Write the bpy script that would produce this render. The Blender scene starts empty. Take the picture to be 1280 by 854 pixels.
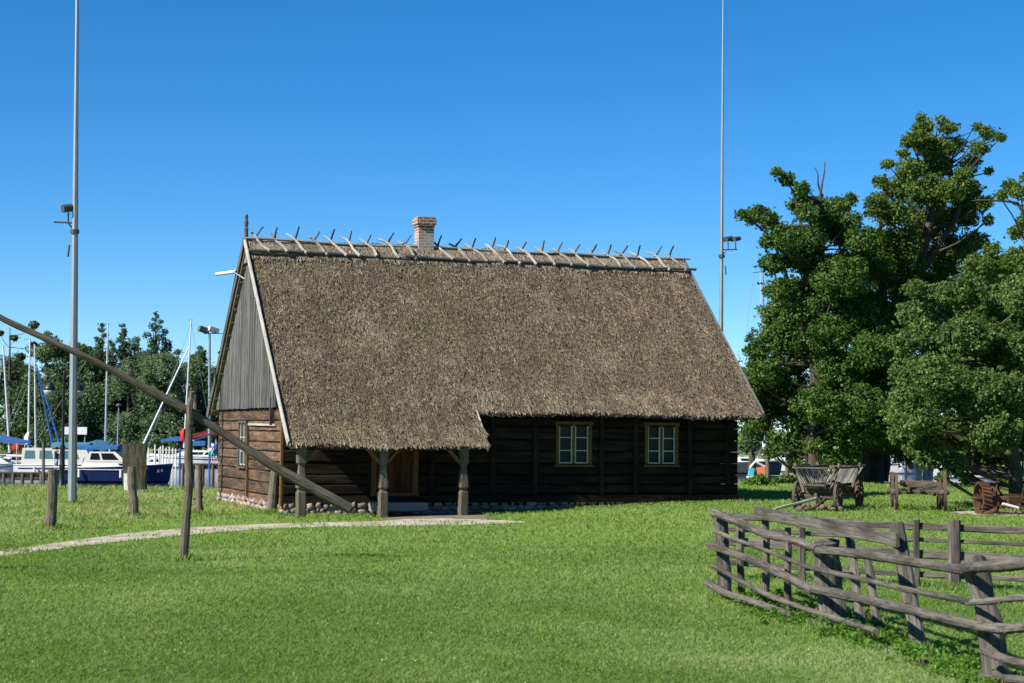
import bpy, math, random
import numpy as np
from mathutils import Vector, Matrix, noise
random.seed(7); rng = np.random.default_rng(7)
PI = math.pi
scene = bpy.context.scene
COL = scene.collection

# ---------------------------------------------------------------- camera
H = 2.25; FPX = 2206.0; PITCH = math.atan(113/FPX); ROLL = 0.010
cam_d = bpy.data.cameras.new('camera'); cam = bpy.data.objects.new('camera', cam_d); COL.objects.link(cam)
cam_d.sensor_width = 36; cam_d.lens = FPX/1280*36; cam_d.clip_end = 5000; cam_d.clip_start = 0.5
cam.matrix_world = Matrix.Translation((0, 0, H)) @ Matrix.Rotation(PI/2 + PITCH, 4, 'X') @ Matrix.Rotation(ROLL, 4, 'Z')
cam_d.dof.use_dof = True; cam_d.dof.focus_distance = 47; cam_d.dof.aperture_fstop = 3.6
scene.camera = cam
# ---------------------------------------------------------------- sky and sun
SUN_EL = math.radians(38.5); SUN_A = math.radians(31)
w = bpy.data.worlds.new('World'); scene.world = w; w.use_nodes = True
wn = w.node_tree; bg = wn.nodes['Background']
sky = wn.nodes.new('ShaderNodeTexSky'); sky.sky_type = 'NISHITA'; sky.sun_disc = False
sky.sun_elevation = SUN_EL; sky.sun_rotation = math.radians(270) - SUN_A
sky.air_density = 0.62; sky.dust_density = 0.0; sky.ozone_density = 5.0; sky.altitude = 0
hs = wn.nodes.new('ShaderNodeHueSaturation'); hs.inputs['Hue'].default_value = 0.496; hs.inputs['Saturation'].default_value = 1.27
wn.links.new(sky.outputs[0], hs.inputs['Color']); wn.links.new(hs.outputs[0], bg.inputs[0]); bg.inputs[1].default_value = 0.079
sl = bpy.data.lights.new('sun', 'SUN'); sl.energy = 5.0; sl.angle = math.radians(0.5); sl.color = (1, .95, .86)
so = bpy.data.objects.new('sun', sl); COL.objects.link(so)
sd = Vector((-math.cos(SUN_A)*math.cos(SUN_EL), -math.sin(SUN_A)*math.cos(SUN_EL), math.sin(SUN_EL)))
so.rotation_euler = sd.to_track_quat('Z', 'Y').to_euler(); so.location = sd*60
vs = scene.view_settings; vs.view_transform = 'Standard'; vs.look = 'None'; vs.gamma = 1; vs.exposure = 1.0
scene.cycles.use_denoising = True

# ---------------------------------------------------------------- measuring helpers (photo pixel -> place)
cp, sp = math.cos(PITCH), math.sin(PITCH)
O = Vector((0, 0, H))
def ray(px, py):
    a = px-640; b = 427-py
    x = (a*math.cos(ROLL)-b*math.sin(ROLL))/FPX; y = (a*math.sin(ROLL)+b*math.cos(ROLL))/FPX
    return Vector((x, cp-y*sp, sp+y*cp))
def smooth(x, a, b):
    t = np.clip((x-a)/(b-a), 0, 1); return t*t*(3-2*t)
def terr(x, y):
    return .33*smooth(x, -4, 7)*smooth(y, 31, 46) + .03*np.sin(x*.31+1)*np.sin(y*.23)
def GZ(px, py, z=0.0):
    r = ray(px, py); return O + r*((z-H)/r.z)
def G(px, py):
    z = 0.0
    for _ in range(12):
        p = GZ(px, py, z); z = float(terr(p.x, p.y))
    return p
def AT(px, py, Y):
    r = ray(px, py); return O + r*(Y/r.y)
def PPM(Y): return Y/FPX         # metres per photo pixel at depth Y
def ONPL(px, py, P, Q, off=0.0):
    d = (Q-P); n = Vector((d.y, -d.x, 0)).normalized()
    if n.y > 0: n = -n
    r = ray(px, py); t = ((P + n*off - O).dot(n))/(r.dot(n)); return O + r*t

# ---------------------------------------------------------------- mesh building
ORG = {}
class MB:
    def __init__(s): s.v = []; s.f = []; s.g = []; s.cr = []
    def add(s, vs_, fs, gs=None, cr=0.5):
        o = len(s.v); s.v += [tuple(p) for p in vs_]
        s.g += [tuple(p) for p in (gs if gs is not None else vs_)]
        s.f += [tuple(i+o for i in f) for f in fs]
        s.cr += [cr]*len(fs)
    def loft(s, pts, secs, up=(0, 0, 1), cr=None, cap=True):
        """pts: centres, secs: per ring list of (side, up) offsets"""
        seed = Vector((random.uniform(0, 50), random.uniform(0, 50), random.uniform(0, 50)))
        pts = [Vector(p) for p in pts]; n = len(pts); k = len(secs[0]); up = Vector(up)
        vs_, gs = [], []; acc = 0
        for i, p in enumerate(pts):
            d = (pts[min(i+1, n-1)] - pts[max(i-1, 0)]).normalized()
            sdv = d.cross(up)
            if sdv.length < 1e-3: sdv = d.cross(Vector((1, 0, 0)))
            sdv.normalize(); u2 = sdv.cross(d).normalized()
            if i: acc += (p-pts[i-1]).length
            for a, b in secs[i]:
                vs_.append(p + sdv*a + u2*b); gs.append(seed + Vector((acc, a, b)))
        fs = []
        for i in range(n-1):
            for j in range(k):
                j2 = (j+1) % k
                fs.append((i*k+j, i*k+j2, (i+1)*k+j2, (i+1)*k+j))
        if cap:
            fs.append(tuple(range(k-1, -1, -1))); fs.append(tuple((n-1)*k+j for j in range(k)))
        s.add(vs_, fs, gs, random.random() if cr is None else cr); return s
    def tube(s, pts, rad, n=8, wob=0.0, cr=None, cap=True):
        if not hasattr(rad, '__len__'): rad = [rad]*len(pts)
        secs = [[(r*math.cos(2*PI*j/n)*(1+random.uniform(-wob, wob)), r*math.sin(2*PI*j/n)*(1+random.uniform(-wob, wob))) for j in range(n)] for r in rad]
        return s.loft(pts, secs, (0.02, .013, 1) if abs((Vector(pts[-1])-Vector(pts[0])).normalized().z) < .9 else (1, 0, 0), cr, cap)
    def log(s, pts, r0, r1, sub=10, n=9, wob=.05, bend=.012, cr=None):
        """rough pole through the points"""
        P = resample(pts, sub); m = len(P); L = (P[-1]-P[0]).length
        ph = [random.uniform(0, 6) for _ in range(4)]
        rr = []
        for i in range(m):
            t = i/(m-1)
            P[i] = P[i] + Vector((math.sin(t*7+ph[0])*bend, math.sin(t*5+ph[1])*bend, math.sin(t*6+ph[2])*bend))
            r = (r0+(r1-r0)*t)*(1+.06*math.sin(t*17+ph[3])+random.uniform(-wob, wob)); rr.append(r)
        return s.tube(P, rr, n, wob, cr)
    def beam(s, p0, p1, w_, h_, up=(0, 0, 1), seg=4, bev=.12, jit=.0, cr=None):
        p0 = Vector(p0); p1 = Vector(p1)
        b = bev*min(w_, h_); a = w_/2; c = h_/2; secs = []; P = []
        for i in range(seg+1):
            P.append(p0.lerp(p1, i/seg))
            q = [(-a, -c+b), (-a+b, -c), (a-b, -c), (a, -c+b), (a, c-b), (a-b, c), (-a+b, c), (-a, c-b)]
            secs.append([(x+random.uniform(-jit, jit), y+random.uniform(-jit, jit)) for x, y in q])
        return s.loft(P, secs, up, cr)
    def box(s, a, b, cr=.5):
        x0, y0, z0 = a; x1, y1, z1 = b
        vs_ = [(x0, y0, z0), (x1, y0, z0), (x1, y1, z0), (x0, y1, z0), (x0, y0, z1), (x1, y0, z1), (x1, y1, z1), (x0, y1, z1)]
        s.add(vs_, [(0, 3, 2, 1), (4, 5, 6, 7), (0, 1, 5, 4), (1, 2, 6, 5), (2, 3, 7, 6), (3, 0, 4, 7)], None, cr); return s
    def prism(s, poly, ext, cr=.5):
        """poly: 3D points, ext: vector"""
        n = len(poly); e = Vector(ext); vs_ = [Vector(p) for p in poly]+[Vector(p)+e for p in poly]
        fs = [tuple(range(n-1, -1, -1)), tuple(range(n, 2*n))]+[(i, (i+1) % n, n+(i+1) % n, n+i) for i in range(n)]
        s.add(vs_, fs, None, cr); return s
    def lathe(s, prof, c=(0, 0, 0), n=16, axis='Z', cr=.5):
        c = Vector(c); vs_ = []
        for r, z in prof:
            for j in range(n):
                a = 2*PI*j/n; x, y = r*math.cos(a), r*math.sin(a)
                v = (x, y, z) if axis == 'Z' else ((z, x, y) if axis == 'X' else (x, z, y))
                vs_.append(c+Vector(v))
        m = len(prof); fs = [(i*n+j, i*n+(j+1) % n, (i+1)*n+(j+1) % n, (i+1)*n+j) for i in range(m-1) for j in range(n)]
        fs += [tuple(range(n-1, -1, -1)), tuple((m-1)*n+j for j in range(n))]
        s.add(vs_, fs, None, cr); return s
    def blob(s, c, rx, ry, rz, jit=.15, cr=None, n=7, m=5, flat=0):
        c = Vector(c); vs_ = [c+Vector((0, 0, -rz))]
        for i in range(1, m):
            th = PI*i/m
            for j in range(n):
                a = 2*PI*j/n+i*.3; k = 1+random.uniform(-jit, jit)
                vs_.append(c+Vector((rx*math.sin(th)*math.cos(a)*k, ry*math.sin(th)*math.sin(a)*k, -rz*math.cos(th)*k)))
        vs_.append(c+Vector((0, 0, rz))); fs = []
        for j in range(n): fs.append((0, 1+(j+1) % n, 1+j)); fs.append((len(vs_)-1, 1+(m-2)*n+j, 1+(m-2)*n+(j+1) % n))
        for i in range(m-2):
            for j in range(n): fs.append((1+i*n+j, 1+i*n+(j+1) % n, 1+(i+1)*n+(j+1) % n, 1+(i+1)*n+j))
        s.add(vs_, fs, None, random.random() if cr is None else cr); return s
    def build(s, name, mat, parent=None, origin=None, sc=1.0, smooth_=False):
        V_ = np.array(s.v, dtype=np.float32)*sc
        off = Vector((0, 0, 0))
        if parent is not None: off = ORG.get(parent.name, Vector((0, 0, 0)))
        elif origin is not None: off = Vector(origin)
        V_ = V_ - np.array(off, dtype=np.float32)
        me = bpy.data.meshes.new(name); me.from_pydata(V_.tolist(), [], s.f)
        a = me.attributes.new('g', 'FLOAT_VECTOR', 'POINT'); a.data.foreach_set('vector', (np.array(s.g, dtype=np.float32)*sc).ravel())
        a = me.attributes.new('cr', 'FLOAT', 'FACE'); a.data.foreach_set('value', np.array(s.cr, dtype=np.float32))
        return fin(name, me, mat, parent, off, smooth_)
def fin(name, me, mat, parent, off, smooth_=False):
    if smooth_: me.polygons.foreach_set('use_smooth', [True]*len(me.polygons))
    me.materials.append(mat); o = bpy.data.objects.new(name, me); COL.objects.link(o)
    if parent is not None: o.parent = parent; ORG[o.name] = off
    else: o.location = off; ORG[o.name] = off
    return o
def quads(name, P, cr, mat, parent=None, origin=None, k=4):
    """P (n,k,3) numpy faces, cr (n,)"""
    off = Vector((0, 0, 0))
    if parent is not None: off = ORG.get(parent.name, off)
    elif origin is not None: off = Vector(origin)
    n = len(P); V_ = (P.reshape(-1, 3)-np.array(off)).astype(np.float32)
    me = bpy.data.meshes.new(name); me.vertices.add(n*k); me.vertices.foreach_set('co', V_.ravel())
    me.loops.add(n*k); me.loops.foreach_set('vertex_index', np.arange(n*k, dtype=np.int32))
    me.polygons.add(n); me.polygons.foreach_set('loop_start', np.arange(0, n*k, k, dtype=np.int32))
    try: me.polygons.foreach_set('loop_total', np.full(n, k, dtype=np.int32))
    except Exception: pass
    me.update(calc_edges=True)
    a = me.attributes.new('cr', 'FLOAT', 'FACE'); a.data.foreach_set('value', cr.astype(np.float32))
    return fin(name, me, mat, parent, off)
def resample(pts, n):
    pts = [Vector(p) for p in pts]; d = [0]
    for i in range(1, len(pts)): d.append(d[-1]+(pts[i]-pts[i-1]).length)
    out = []
    for k in range(n+1):
        t = d[-1]*k/n; i = 1
        while i < len(pts)-1 and d[i] < t: i += 1
        f = (t-d[i-1])/max(1e-9, d[i]-d[i-1]); out.append(pts[i-1].lerp(pts[i], f))
    return out
def tag(o, label=None, cat=None, group=None, kind=None):
    if label: o['label'] = label
    if cat: o['category'] = cat
    if group: o['group'] = group
    if kind: o['kind'] = kind
    return o
def thing(name, label, cat, loc=(0, 0, 0), rz=0, group=None, world=False):
    o = bpy.data.objects.new(name, None); COL.objects.link(o); o.location = loc; o.rotation_euler = (0, 0, rz); o.empty_display_size = .2
    tag(o, label, cat, group); ORG[o.name] = Vector(loc) if world else Vector((0, 0, 0)); return o
def copy_tree(o, parent=None):
    c = o.copy(); COL.objects.link(c)
    if parent is not None: c.parent = parent
    for ch in list(o.children): copy_tree(ch, c)
    return c

# ---------------------------------------------------------------- materials
class NT:
    def __init__(s, name):
        s.m = bpy.data.materials.new(name); s.m.use_nodes = True; s.t = s.m.node_tree; s.b = s.t.nodes['Principled BSDF']
        s.out = s.t.nodes['Material Output']
    def n(s, ty, **kw):
        x = s.t.nodes.new(ty)
        for k, v in kw.items(): setattr(x, k, v)
        return x
    def l(s, a, b): s.t.links.new(a, b)
    def attr(s, nm): return s.n('ShaderNodeAttribute', attribute_name=nm)
    def noise(s, vec, sc, det=4, rough=.55):
        x = s.n('ShaderNodeTexNoise'); x.inputs['Scale'].default_value = sc; x.inputs['Detail'].default_value = det; x.inputs['Roughness'].default_value = rough
        if vec is not None: s.l(vec, x.inputs['Vector'])
        return x.outputs['Fac']
    def scale(s, vec, v):
        x = s.n('ShaderNodeMapping'); x.inputs['Scale'].default_value = v; s.l(vec, x.inputs['Vector']); return x.outputs[0]
    def ramp(s, fac, stops):
        x = s.n('ShaderNodeValToRGB'); e = x.color_ramp.elements
        while len(e) < len(stops): e.new(.5)
        for i, (p, c) in enumerate(stops):
            e[i].position = p; e[i].color = (c, c, c, 1) if not hasattr(c, '__len__') else (*c, 1)
        s.l(fac, x.inputs[0]); return x.outputs[0]
    def mix(s, f, a, b, bt='MIX'):
        x = s.n('ShaderNodeMix', data_type='RGBA', blend_type=bt)
        for k, v in ((0, f), (6, a), (7, b)):
            if hasattr(v, 'links'): s.l(v, x.inputs[k])
            elif hasattr(v, '__len__'): x.inputs[k].default_value = (*v, 1)
            else: x.inputs[k].default_value = v
        return x.outputs[2]
    def math(s, op, a, b=0):
        x = s.n('ShaderNodeMath', operation=op)
        for k, v in ((0, a), (1, b)):
            if hasattr(v, 'links'): s.l(v, x.inputs[k])
            else: x.inputs[k].default_value = v
        return x.outputs[0]
    def bump(s, h, st=.5, d=.02):
        x = s.n('ShaderNodeBump'); x.inputs['Strength'].default_value = st; x.inputs['Distance'].default_value = d
        s.l(h, x.inputs['Height']); s.l(x.outputs[0], s.b.inputs['Normal'])
    def col(s, c):
        if hasattr(c, 'links'): s.l(c, s.b.inputs['Base Color'])
        else: s.b.inputs['Base Color'].default_value = (*c, 1)
    def p(s, rough=.8, metal=0, spec=.3):
        s.b.inputs['Roughness'].default_value = rough; s.b.inputs['Metallic'].default_value = metal; s.b.inputs['Specular IOR Level'].default_value = spec
def wood(name, cA, cB, cD, stain=(.45, .62), gs=(1.3, 26, 26), amt=.8, bmp=.6, perface=.35):
    t = NT(name); g = t.attr('g').outputs['Vector']; cr = t.attr('cr').outputs['Fac']
    n1 = t.noise(t.scale(g, gs), 1, 5, .65); n2 = t.noise(t.scale(g, (.7, 5, 5)), 1.3, 6, .65); n3 = t.noise(t.scale(g, (4, 60, 60)), 1, 2)
    c = t.mix(t.ramp(n1, [(.3, 0), (.7, 1)]), cA, cB)
    c = t.mix(t.math('MULTIPLY', t.ramp(n2, [(stain[0], 0), (stain[1], 1)]), amt), c, cD)
    c = t.mix(t.math('MULTIPLY', t.ramp(n3, [(.54, 0), (.66, 1)]), .7), c, [x*.35 for x in cA])
    k = t.math('ADD', t.math('MULTIPLY', cr, perface), 1-perface*.5)
    m = t.n('ShaderNodeMix', data_type='RGBA', blend_type='MULTIPLY'); m.inputs[0].default_value = 1
    cc = t.n('ShaderNodeCombineColor'); [t.l(k, cc.inputs[i]) for i in range(3)]
    t.l(c, m.inputs[6]); t.l(cc.outputs[0], m.inputs[7]); t.col(m.outputs[2]); t.p(.88, 0, .15); t.bump(n1, bmp, .012); return t.m
def plain(name, c, rough=.5, metal=0, spec=.4, var=.15, sc=3, bmp=0):
    t = NT(name); tc = t.n('ShaderNodeTexCoord').outputs['Object']; n = t.noise(tc, sc, 5)
    n2 = t.noise(tc, sc*7, 3)
    cc = t.mix(t.ramp(n, [(.3, 0), (.75, 1)]), c, [x*(1-var*1.6) for x in c]); cc = t.mix(t.math('MULTIPLY', t.ramp(n2, [(.5, 0), (.8, 1)]), var), cc, [x*.6 for x in c])
    t.col(cc); t.p(rough, metal, spec)
    if bmp: t.bump(n2, bmp, .01)
    return t.m
def crmat(name, stops, rough=.85, nsc=6, nv=.4, bmp=.5, spec=.2):
    t = NT(name); cr = t.attr('cr').outputs['Fac']; tc = t.n('ShaderNodeTexCoord').outputs['Object']
    n = t.noise(tc, nsc, 5); c = t.ramp(cr, stops)
    c = t.mix(t.math('MULTIPLY', t.ramp(n, [(.4, 0), (.75, 1)]), nv), c, (.03, .027, .02)); t.col(c); t.p(rough, 0, spec)
    if bmp: t.bump(n, bmp, .02)
    return t.m
def leafmat(name, stops, trans=.35, gloss=.5, big=None):
    t = NT(name); cr = t.attr('cr').outputs['Fac']; c = t.ramp(cr, stops)
    if big:
        gp = t.n('ShaderNodeNewGeometry').outputs['Position']
        n = t.noise(gp, big[0], 3); c = t.mix(t.math('MULTIPLY', t.ramp(n, [(.4, 0), (.62, 1)]), big[1]), c, big[2])
    t.col(c); t.p(gloss+.12, 0, .2)
    tr = t.n('ShaderNodeBsdfTranslucent'); hsn = t.n('ShaderNodeHueSaturation'); hsn.inputs['Hue'].default_value = .485; hsn.inputs['Value'].default_value = 1.3; hsn.inputs['Saturation'].default_value = 1.1
    t.l(c, hsn.inputs['Color']); t.l(hsn.outputs[0], tr.inputs[0])
    mx = t.n('ShaderNodeMixShader'); mx.inputs[0].default_value = trans; t.l(t.b.outputs[0], mx.inputs[1]); t.l(tr.outputs[0], mx.inputs[2]); t.l(mx.outputs[0], t.out.inputs[0]); return t.m

M = {}
M['wood_fence'] = wood('fence_wood', (.06, .053, .045), (.165, .148, .126), (.024, .021, .018), (.46, .62), amt=.75, bmp=1.0)
M['wood_post'] = wood('post_wood', (.075, .062, .046), (.175, .15, .115), (.035, .029, .022), (.5, .7), amt=.6)
M['wood_grey'] = wood('grey_board_wood', (.05, .049, .048), (.135, .131, .127), (.022, .021, .02), (.46, .66), amt=.75, perface=.9)
M['wood_ridge'] = wood('weathered_ridge_wood', (.18, .168, .145), (.37, .345, .30), (.08, .07, .06), (.48, .66), amt=.7)
M['wood_light'] = wood('silver_wood', (.25, .235, .21), (.42, .39, .35), (.1, .09, .08), (.52, .72), amt=.6)
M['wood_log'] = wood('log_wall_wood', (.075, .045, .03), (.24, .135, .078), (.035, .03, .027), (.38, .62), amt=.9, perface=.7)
M['wood_front'] = wood('shade_darkened_log_wood', (.011, .008, .006), (.038, .024, .015), (.005, .004, .004), (.42, .58), amt=.85, perface=.5)  # front wall logs: shade under the eaves is painted into this darker colour
M['wood_logd'] = wood('dark_log_wall_wood', (.022, .015, .011), (.06, .038, .025), (.008, .007, .006), (.45, .6), amt=.7, perface=.5)
M['wood_orange'] = wood('tan_casing_wood', (.09, .05, .022), (.16, .09, .038), (.07, .04, .02), (.5, .7), amt=.6)
M['wood_brown'] = wood('brown_cart_wood', (.055, .042, .032), (.13, .105, .08), (.022, .017, .013), (.5, .7), amt=.7)
M['dark_inside'] = plain('dark_interior', (.012, .011, .01), .9, var=.2)
M['rust'] = crmat('rusted_iron', [(0, (.045, .022, .014)), (.5, (.085, .04, .023)), (1, (.13, .062, .036))], .9, 9, .6, .8)
M['iron_rust'] = crmat('iron_tyre', [(0, (.06, .042, .034)), (1, (.11, .075, .058))], .8, 12, .4, .4)
M['white'] = plain('white_paint', (.62, .63, .63), .35, var=.06)
M['white_old'] = plain('old_white_paint', (.62, .62, .58), .6, var=.2, sc=9)
M['sash_paint'] = plain('yellowed_sash_paint', (.46, .45, .40), .7, var=.25, sc=9)
M['steel'] = plain('galvanised_steel', (.24, .275, .295), .5, .5, .5, var=.12, sc=2)
M['alu'] = plain('mast_aluminium', (.6, .61, .62), .4, .3, .5, var=.06)
M['black'] = plain('black_paint', (.015, .015, .017), .4, var=.1)
M['dgrey'] = plain('dark_grey_plastic', (.05, .052, .055), .5, var=.1)
M['lampglass'] = plain('frosted_lamp_glass', (.30, .32, .33), .15, 0, .6, var=.05)
M['navy'] = plain('navy_hull_paint', (.012, .022, .085), .22, 0, .5, var=.12)
M['cream'] = plain('cream_gelcoat', (.52, .50, .44), .3, 0, .5, var=.05)
M['bluecloth'] = plain('blue_canvas', (.03, .11, .31), .8, 0, .15, var=.25, sc=4, bmp=.3)
M['tealcloth'] = plain('teal_canvas', (.06, .2, .28), .8, 0, .15, var=.25, sc=4, bmp=.3)
M['redcloth'] = plain('maroon_canvas', (.15, .02, .03), .8, 0, .15, var=.25, sc=4, bmp=.3)
M['redbright'] = plain('red_cloth', (.55, .03, .025), .7, 0, .2, var=.2)
M['orange'] = plain('orange_fabric', (.55, .15, .07), .6, 0, .3, var=.15)
M['greycloth'] = plain('grey_canvas', (.10, .11, .12), .85, 0, .15, var=.2, sc=4, bmp=.3)
M['lbluecloth'] = plain('slate_blue_tarpaulin', (.13, .2, .34), .7, 0, .2, var=.25, sc=5, bmp=.4)
M['turq'] = plain('turquoise_cloth', (.06, .42, .48), .7, 0, .2, var=.1)
M['skin'] = plain('skin', (.55, .32, .23), .55, 0, .3, var=.06)
M['hair'] = plain('brown_hair', (.06, .03, .018), .6, 0, .3)
M['denim'] = plain('faded_denim', (.25, .33, .42), .8, 0, .1, var=.2)
M['blackcloth'] = plain('black_cotton', (.015, .014, .016), .85, 0, .1)
M['whitecloth'] = plain('white_cotton', (.75, .75, .77), .85, 0, .1)
M['bluecotton'] = plain('blue_cotton', (.05, .12, .42), .85, 0, .1)
M['concrete'] = plain('weathered_concrete', (.28, .27, .25), .9, 0, .2, var=.3, sc=1.5, bmp=.3)
M['paving'] = plain('pinkish_paving', (.34, .29, .25), .9, 0, .2, var=.25, sc=1.2, bmp=.2)
M['wick'] = crmat('thatched_straw_ridge', [(0, (.09, .072, .052)), (.5, (.22, .175, .125)), (1, (.40, .33, .245))], .9, 12, .3, .3)
M['bark'] = wood('tree_bark', (.035, .029, .022), (.10, .085, .065), (.02, .018, .013), (.5, .7), (5, 14, 14), .5, .8)
M['barkpale'] = wood('pale_tree_bark', (.2, .18, .15), (.34, .31, .27), (.08, .07, .06), (.55, .75), (5, 14, 14), .5, .6)
def glassmat():
    t = NT('window_glass'); t.col((.008, .009, .010)); t.p(.15, 0, .12); return t.m
M['glass'] = glassmat()
def tglass():
    t = NT('tinted_boat_glass'); t.col((.06, .14, .14)); t.p(.08, 0, .7); return t.m
M['tglass'] = tglass()
# thatch
def thatch():
    t = NT('moss_flecked_thatch'); cr = t.attr('cr').outputs['Fac']; tc = t.n('ShaderNodeTexCoord').outputs['Object']
    c = t.ramp(cr, [(0, (.028, .022, .014)), (.3, (.105, .081, .052)), (.65, (.215, .17, .113)), (1, (.42, .345, .245))])
    n = t.noise(tc, .42, 4); n2 = t.noise(tc, 5, 3); n3 = t.noise(tc, .25, 2)
    sepx = t.n('ShaderNodeSeparateXYZ'); t.l(tc, sepx.inputs[0])
    gx = t.n('ShaderNodeMapRange'); gx.inputs[1].default_value = 2; gx.inputs[2].default_value = 9; gx.inputs[3].default_value = 1; gx.inputs[4].default_value = .25; t.l(sepx.outputs[0], gx.inputs[0])
    f = t.math('MULTIPLY', t.math('MULTIPLY', t.ramp(n, [(.38, 0), (.6, 1)]), t.ramp(n2, [(.42, 0), (.62, 1)])), t.math('MULTIPLY', gx.outputs[0], 1.0))
    c = t.mix(f, c, (.115, .115, .045)); c = t.mix(t.math('MULTIPLY', t.ramp(n3, [(.42, 0), (.68, 1)]), .35), c, (.12, .10, .07))
    n4 = t.noise(t.scale(tc, (3.2, .35, .35)), 1, 4); c = t.mix(t.math('MULTIPLY', t.ramp(n4, [(.43, 0), (.62, 1)]), .6), c, (.09, .072, .05))
    n5 = t.noise(tc, 1.6, 4); c = t.mix(t.math('MULTIPLY', t.ramp(n5, [(.5, 0), (.7, 1)]), .35), c, (.30, .25, .18))
    t.col(c); t.p(.9, 0, .12); t.bump(t.noise(tc, 30, 4), .6, .03); return t.m
M['thatch'] = thatch()
M['stone'] = crmat('field_stone', [(0, (.13, .11, .10)), (.35, (.23, .17, .145)), (.6, (.29, .25, .215)), (.8, (.31, .215, .18)), (1, (.38, .345, .30))], .9, 8, .35, .5)
M['mortar'] = plain('lime_mortar', (.30, .28, .25), .95, 0, .1, var=.35, sc=5, bmp=.5)
M['redstone'] = crmat('reddish_rubble', [(0, (.09, .06, .048)), (1, (.17, .11, .09))], .9, 8, .35, .5)
def brickmat():
    t = NT('limewashed_brick'); tc = t.n('ShaderNodeTexCoord').outputs['Object']
    mp = t.n('ShaderNodeMapping'); mp.inputs['Rotation'].default_value = (PI/2, 0, 0); t.l(tc, mp.inputs['Vector'])
    sx = t.n('ShaderNodeSeparateXYZ'); t.l(tc, sx.inputs[0]); cb = t.n('ShaderNodeCombineXYZ'); t.l(t.math('ADD', sx.outputs[0], sx.outputs[1]), cb.inputs[0]); t.l(sx.outputs[2], cb.inputs[1])
    b = t.n('ShaderNodeTexBrick'); t.l(cb.outputs[0], b.inputs['Vector']); b.inputs['Scale'].default_value = 1
    b.inputs['Brick Width'].default_value = .24; b.inputs['Row Height'].default_value = .085; b.inputs['Mortar Size'].default_value = .012
    b.inputs['Color1'].default_value = (.26, .10, .065, 1); b.inputs['Color2'].default_value = (.17, .075, .052, 1); b.inputs['Mortar'].default_value = (.40, .37, .33, 1)
    n = t.noise(tc, 3.5, 4); zr = t.n('ShaderNodeMapRange'); t.l(sx.outputs[2], zr.inputs[0]); zr.inputs[1].default_value = 8.25; zr.inputs[2].default_value = 8.0
    f = t.math('MULTIPLY', t.ramp(n, [(.36, 0), (.58, 1)]), t.math('MULTIPLY', zr.outputs[0], .55))
    t.col(t.mix(f, b.outputs['Color'], (.42, .38, .33))); t.p(.9, 0, .15); t.bump(b.outputs['Fac'], -.4, .01); return t.m
M['brick'] = brickmat()
# foliage
M['leaf_maple'] = leafmat('maple_leaves', [(0, (.022, .052, .01)), (.5, (.058, .12, .02)), (.85, (.115, .19, .034)), (1, (.19, .27, .055))], .32, .42)
M['leaf_tall'] = leafmat('tall_tree_leaves', [(0, (.03, .06, .012)), (.5, (.085, .14, .024)), (.85, (.15, .21, .036)), (1, (.25, .28, .06))], .32, .42)
M['leaf_apple'] = leafmat('apple_leaves', [(0, (.03, .06, .016)), (.5, (.075, .13, .03)), (.85, (.14, .20, .05)), (1, (.27, .33, .11))], .28, .5)
M['leaf_dark'] = leafmat('dark_leaves', [(0, (.03, .06, .022)), (.6, (.06, .105, .036)), (1, (.11, .165, .06))], .28)
M['leaf_far'] = leafmat('far_leaves', [(0, (.045, .08, .03)), (.5, (.085, .14, .05)), (1, (.15, .21, .08))], .3)
M['leaf_willow'] = leafmat('willow_leaves', [(0, (.06, .10, .045)), (.5, (.11, .165, .075)), (1, (.18, .24, .115))], .3)
M['leaf_spruce'] = leafmat('spruce_needles', [(0, (.02, .042, .02)), (.6, (.042, .08, .034)), (1, (.07, .12, .05))], .2)
M['leaf_weed'] = leafmat('weed_leaves', [(0, (.04, .10, .012)), (.5, (.085, .19, .02)), (1, (.15, .27, .04))], .35)
M['grass'] = leafmat('lawn_grass', [(0, (.11, .19, .045)), (.35, (.165, .265, .065)), (.6, (.225, .335, .1)), (.75, (.31, .39, .15)), (.8, (.30, .29, .11)), (1, (.46, .40, .23))], .48, .5, (.22, .3, (.135, .24, .022)))
def groundmat():
    t = NT('turf_soil'); gp = t.n('ShaderNodeNewGeometry').outputs['Position']; n = t.noise(gp, .35, 5); n2 = t.noise(gp, 9, 4)
    c = t.mix(n, (.14, .215, .035), (.18, .25, .05)); c = t.mix(t.math('MULTIPLY', t.ramp(n2, [(.4, 0), (.7, 1)]), .4), c, (.09, .10, .04)); t.col(c); t.p(.95, 0, .1); t.bump(n2, .8, .05); return t.m
M['ground'] = groundmat()
def gravel():
    t = NT('pale_gravel'); gp = t.n('ShaderNodeNewGeometry').outputs['Position']; v = t.n('ShaderNodeTexVoronoi'); v.inputs['Scale'].default_value = 22; t.l(gp, v.inputs['Vector'])
    n = t.noise(gp, 1.3, 4); c = t.mix(t.ramp(v.outputs['Color'], [(.2, 0), (.9, 1)]), (.26, .23, .17), (.52, .47, .38)); c = t.mix(t.math('MULTIPLY', t.ramp(n, [(.45, 0), (.65, 1)]), .55), c, (.14, .12, .08)); t.col(c); t.p(.95, 0, .1); t.bump(v.outputs['Distance'], -.8, .03); return t.m
M['gravel'] = gravel()
def water():
    t = NT('harbour_water'); gp = t.n('ShaderNodeNewGeometry').outputs['Position']; t.col((.018, .026, .028)); t.p(.06, 0, .5)
    n = t.noise(t.scale(gp, (.5, 1.3, 1)), 1.2, 4, .55); t.bump(n, .3, .05); return t.m
M['water'] = water()

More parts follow.
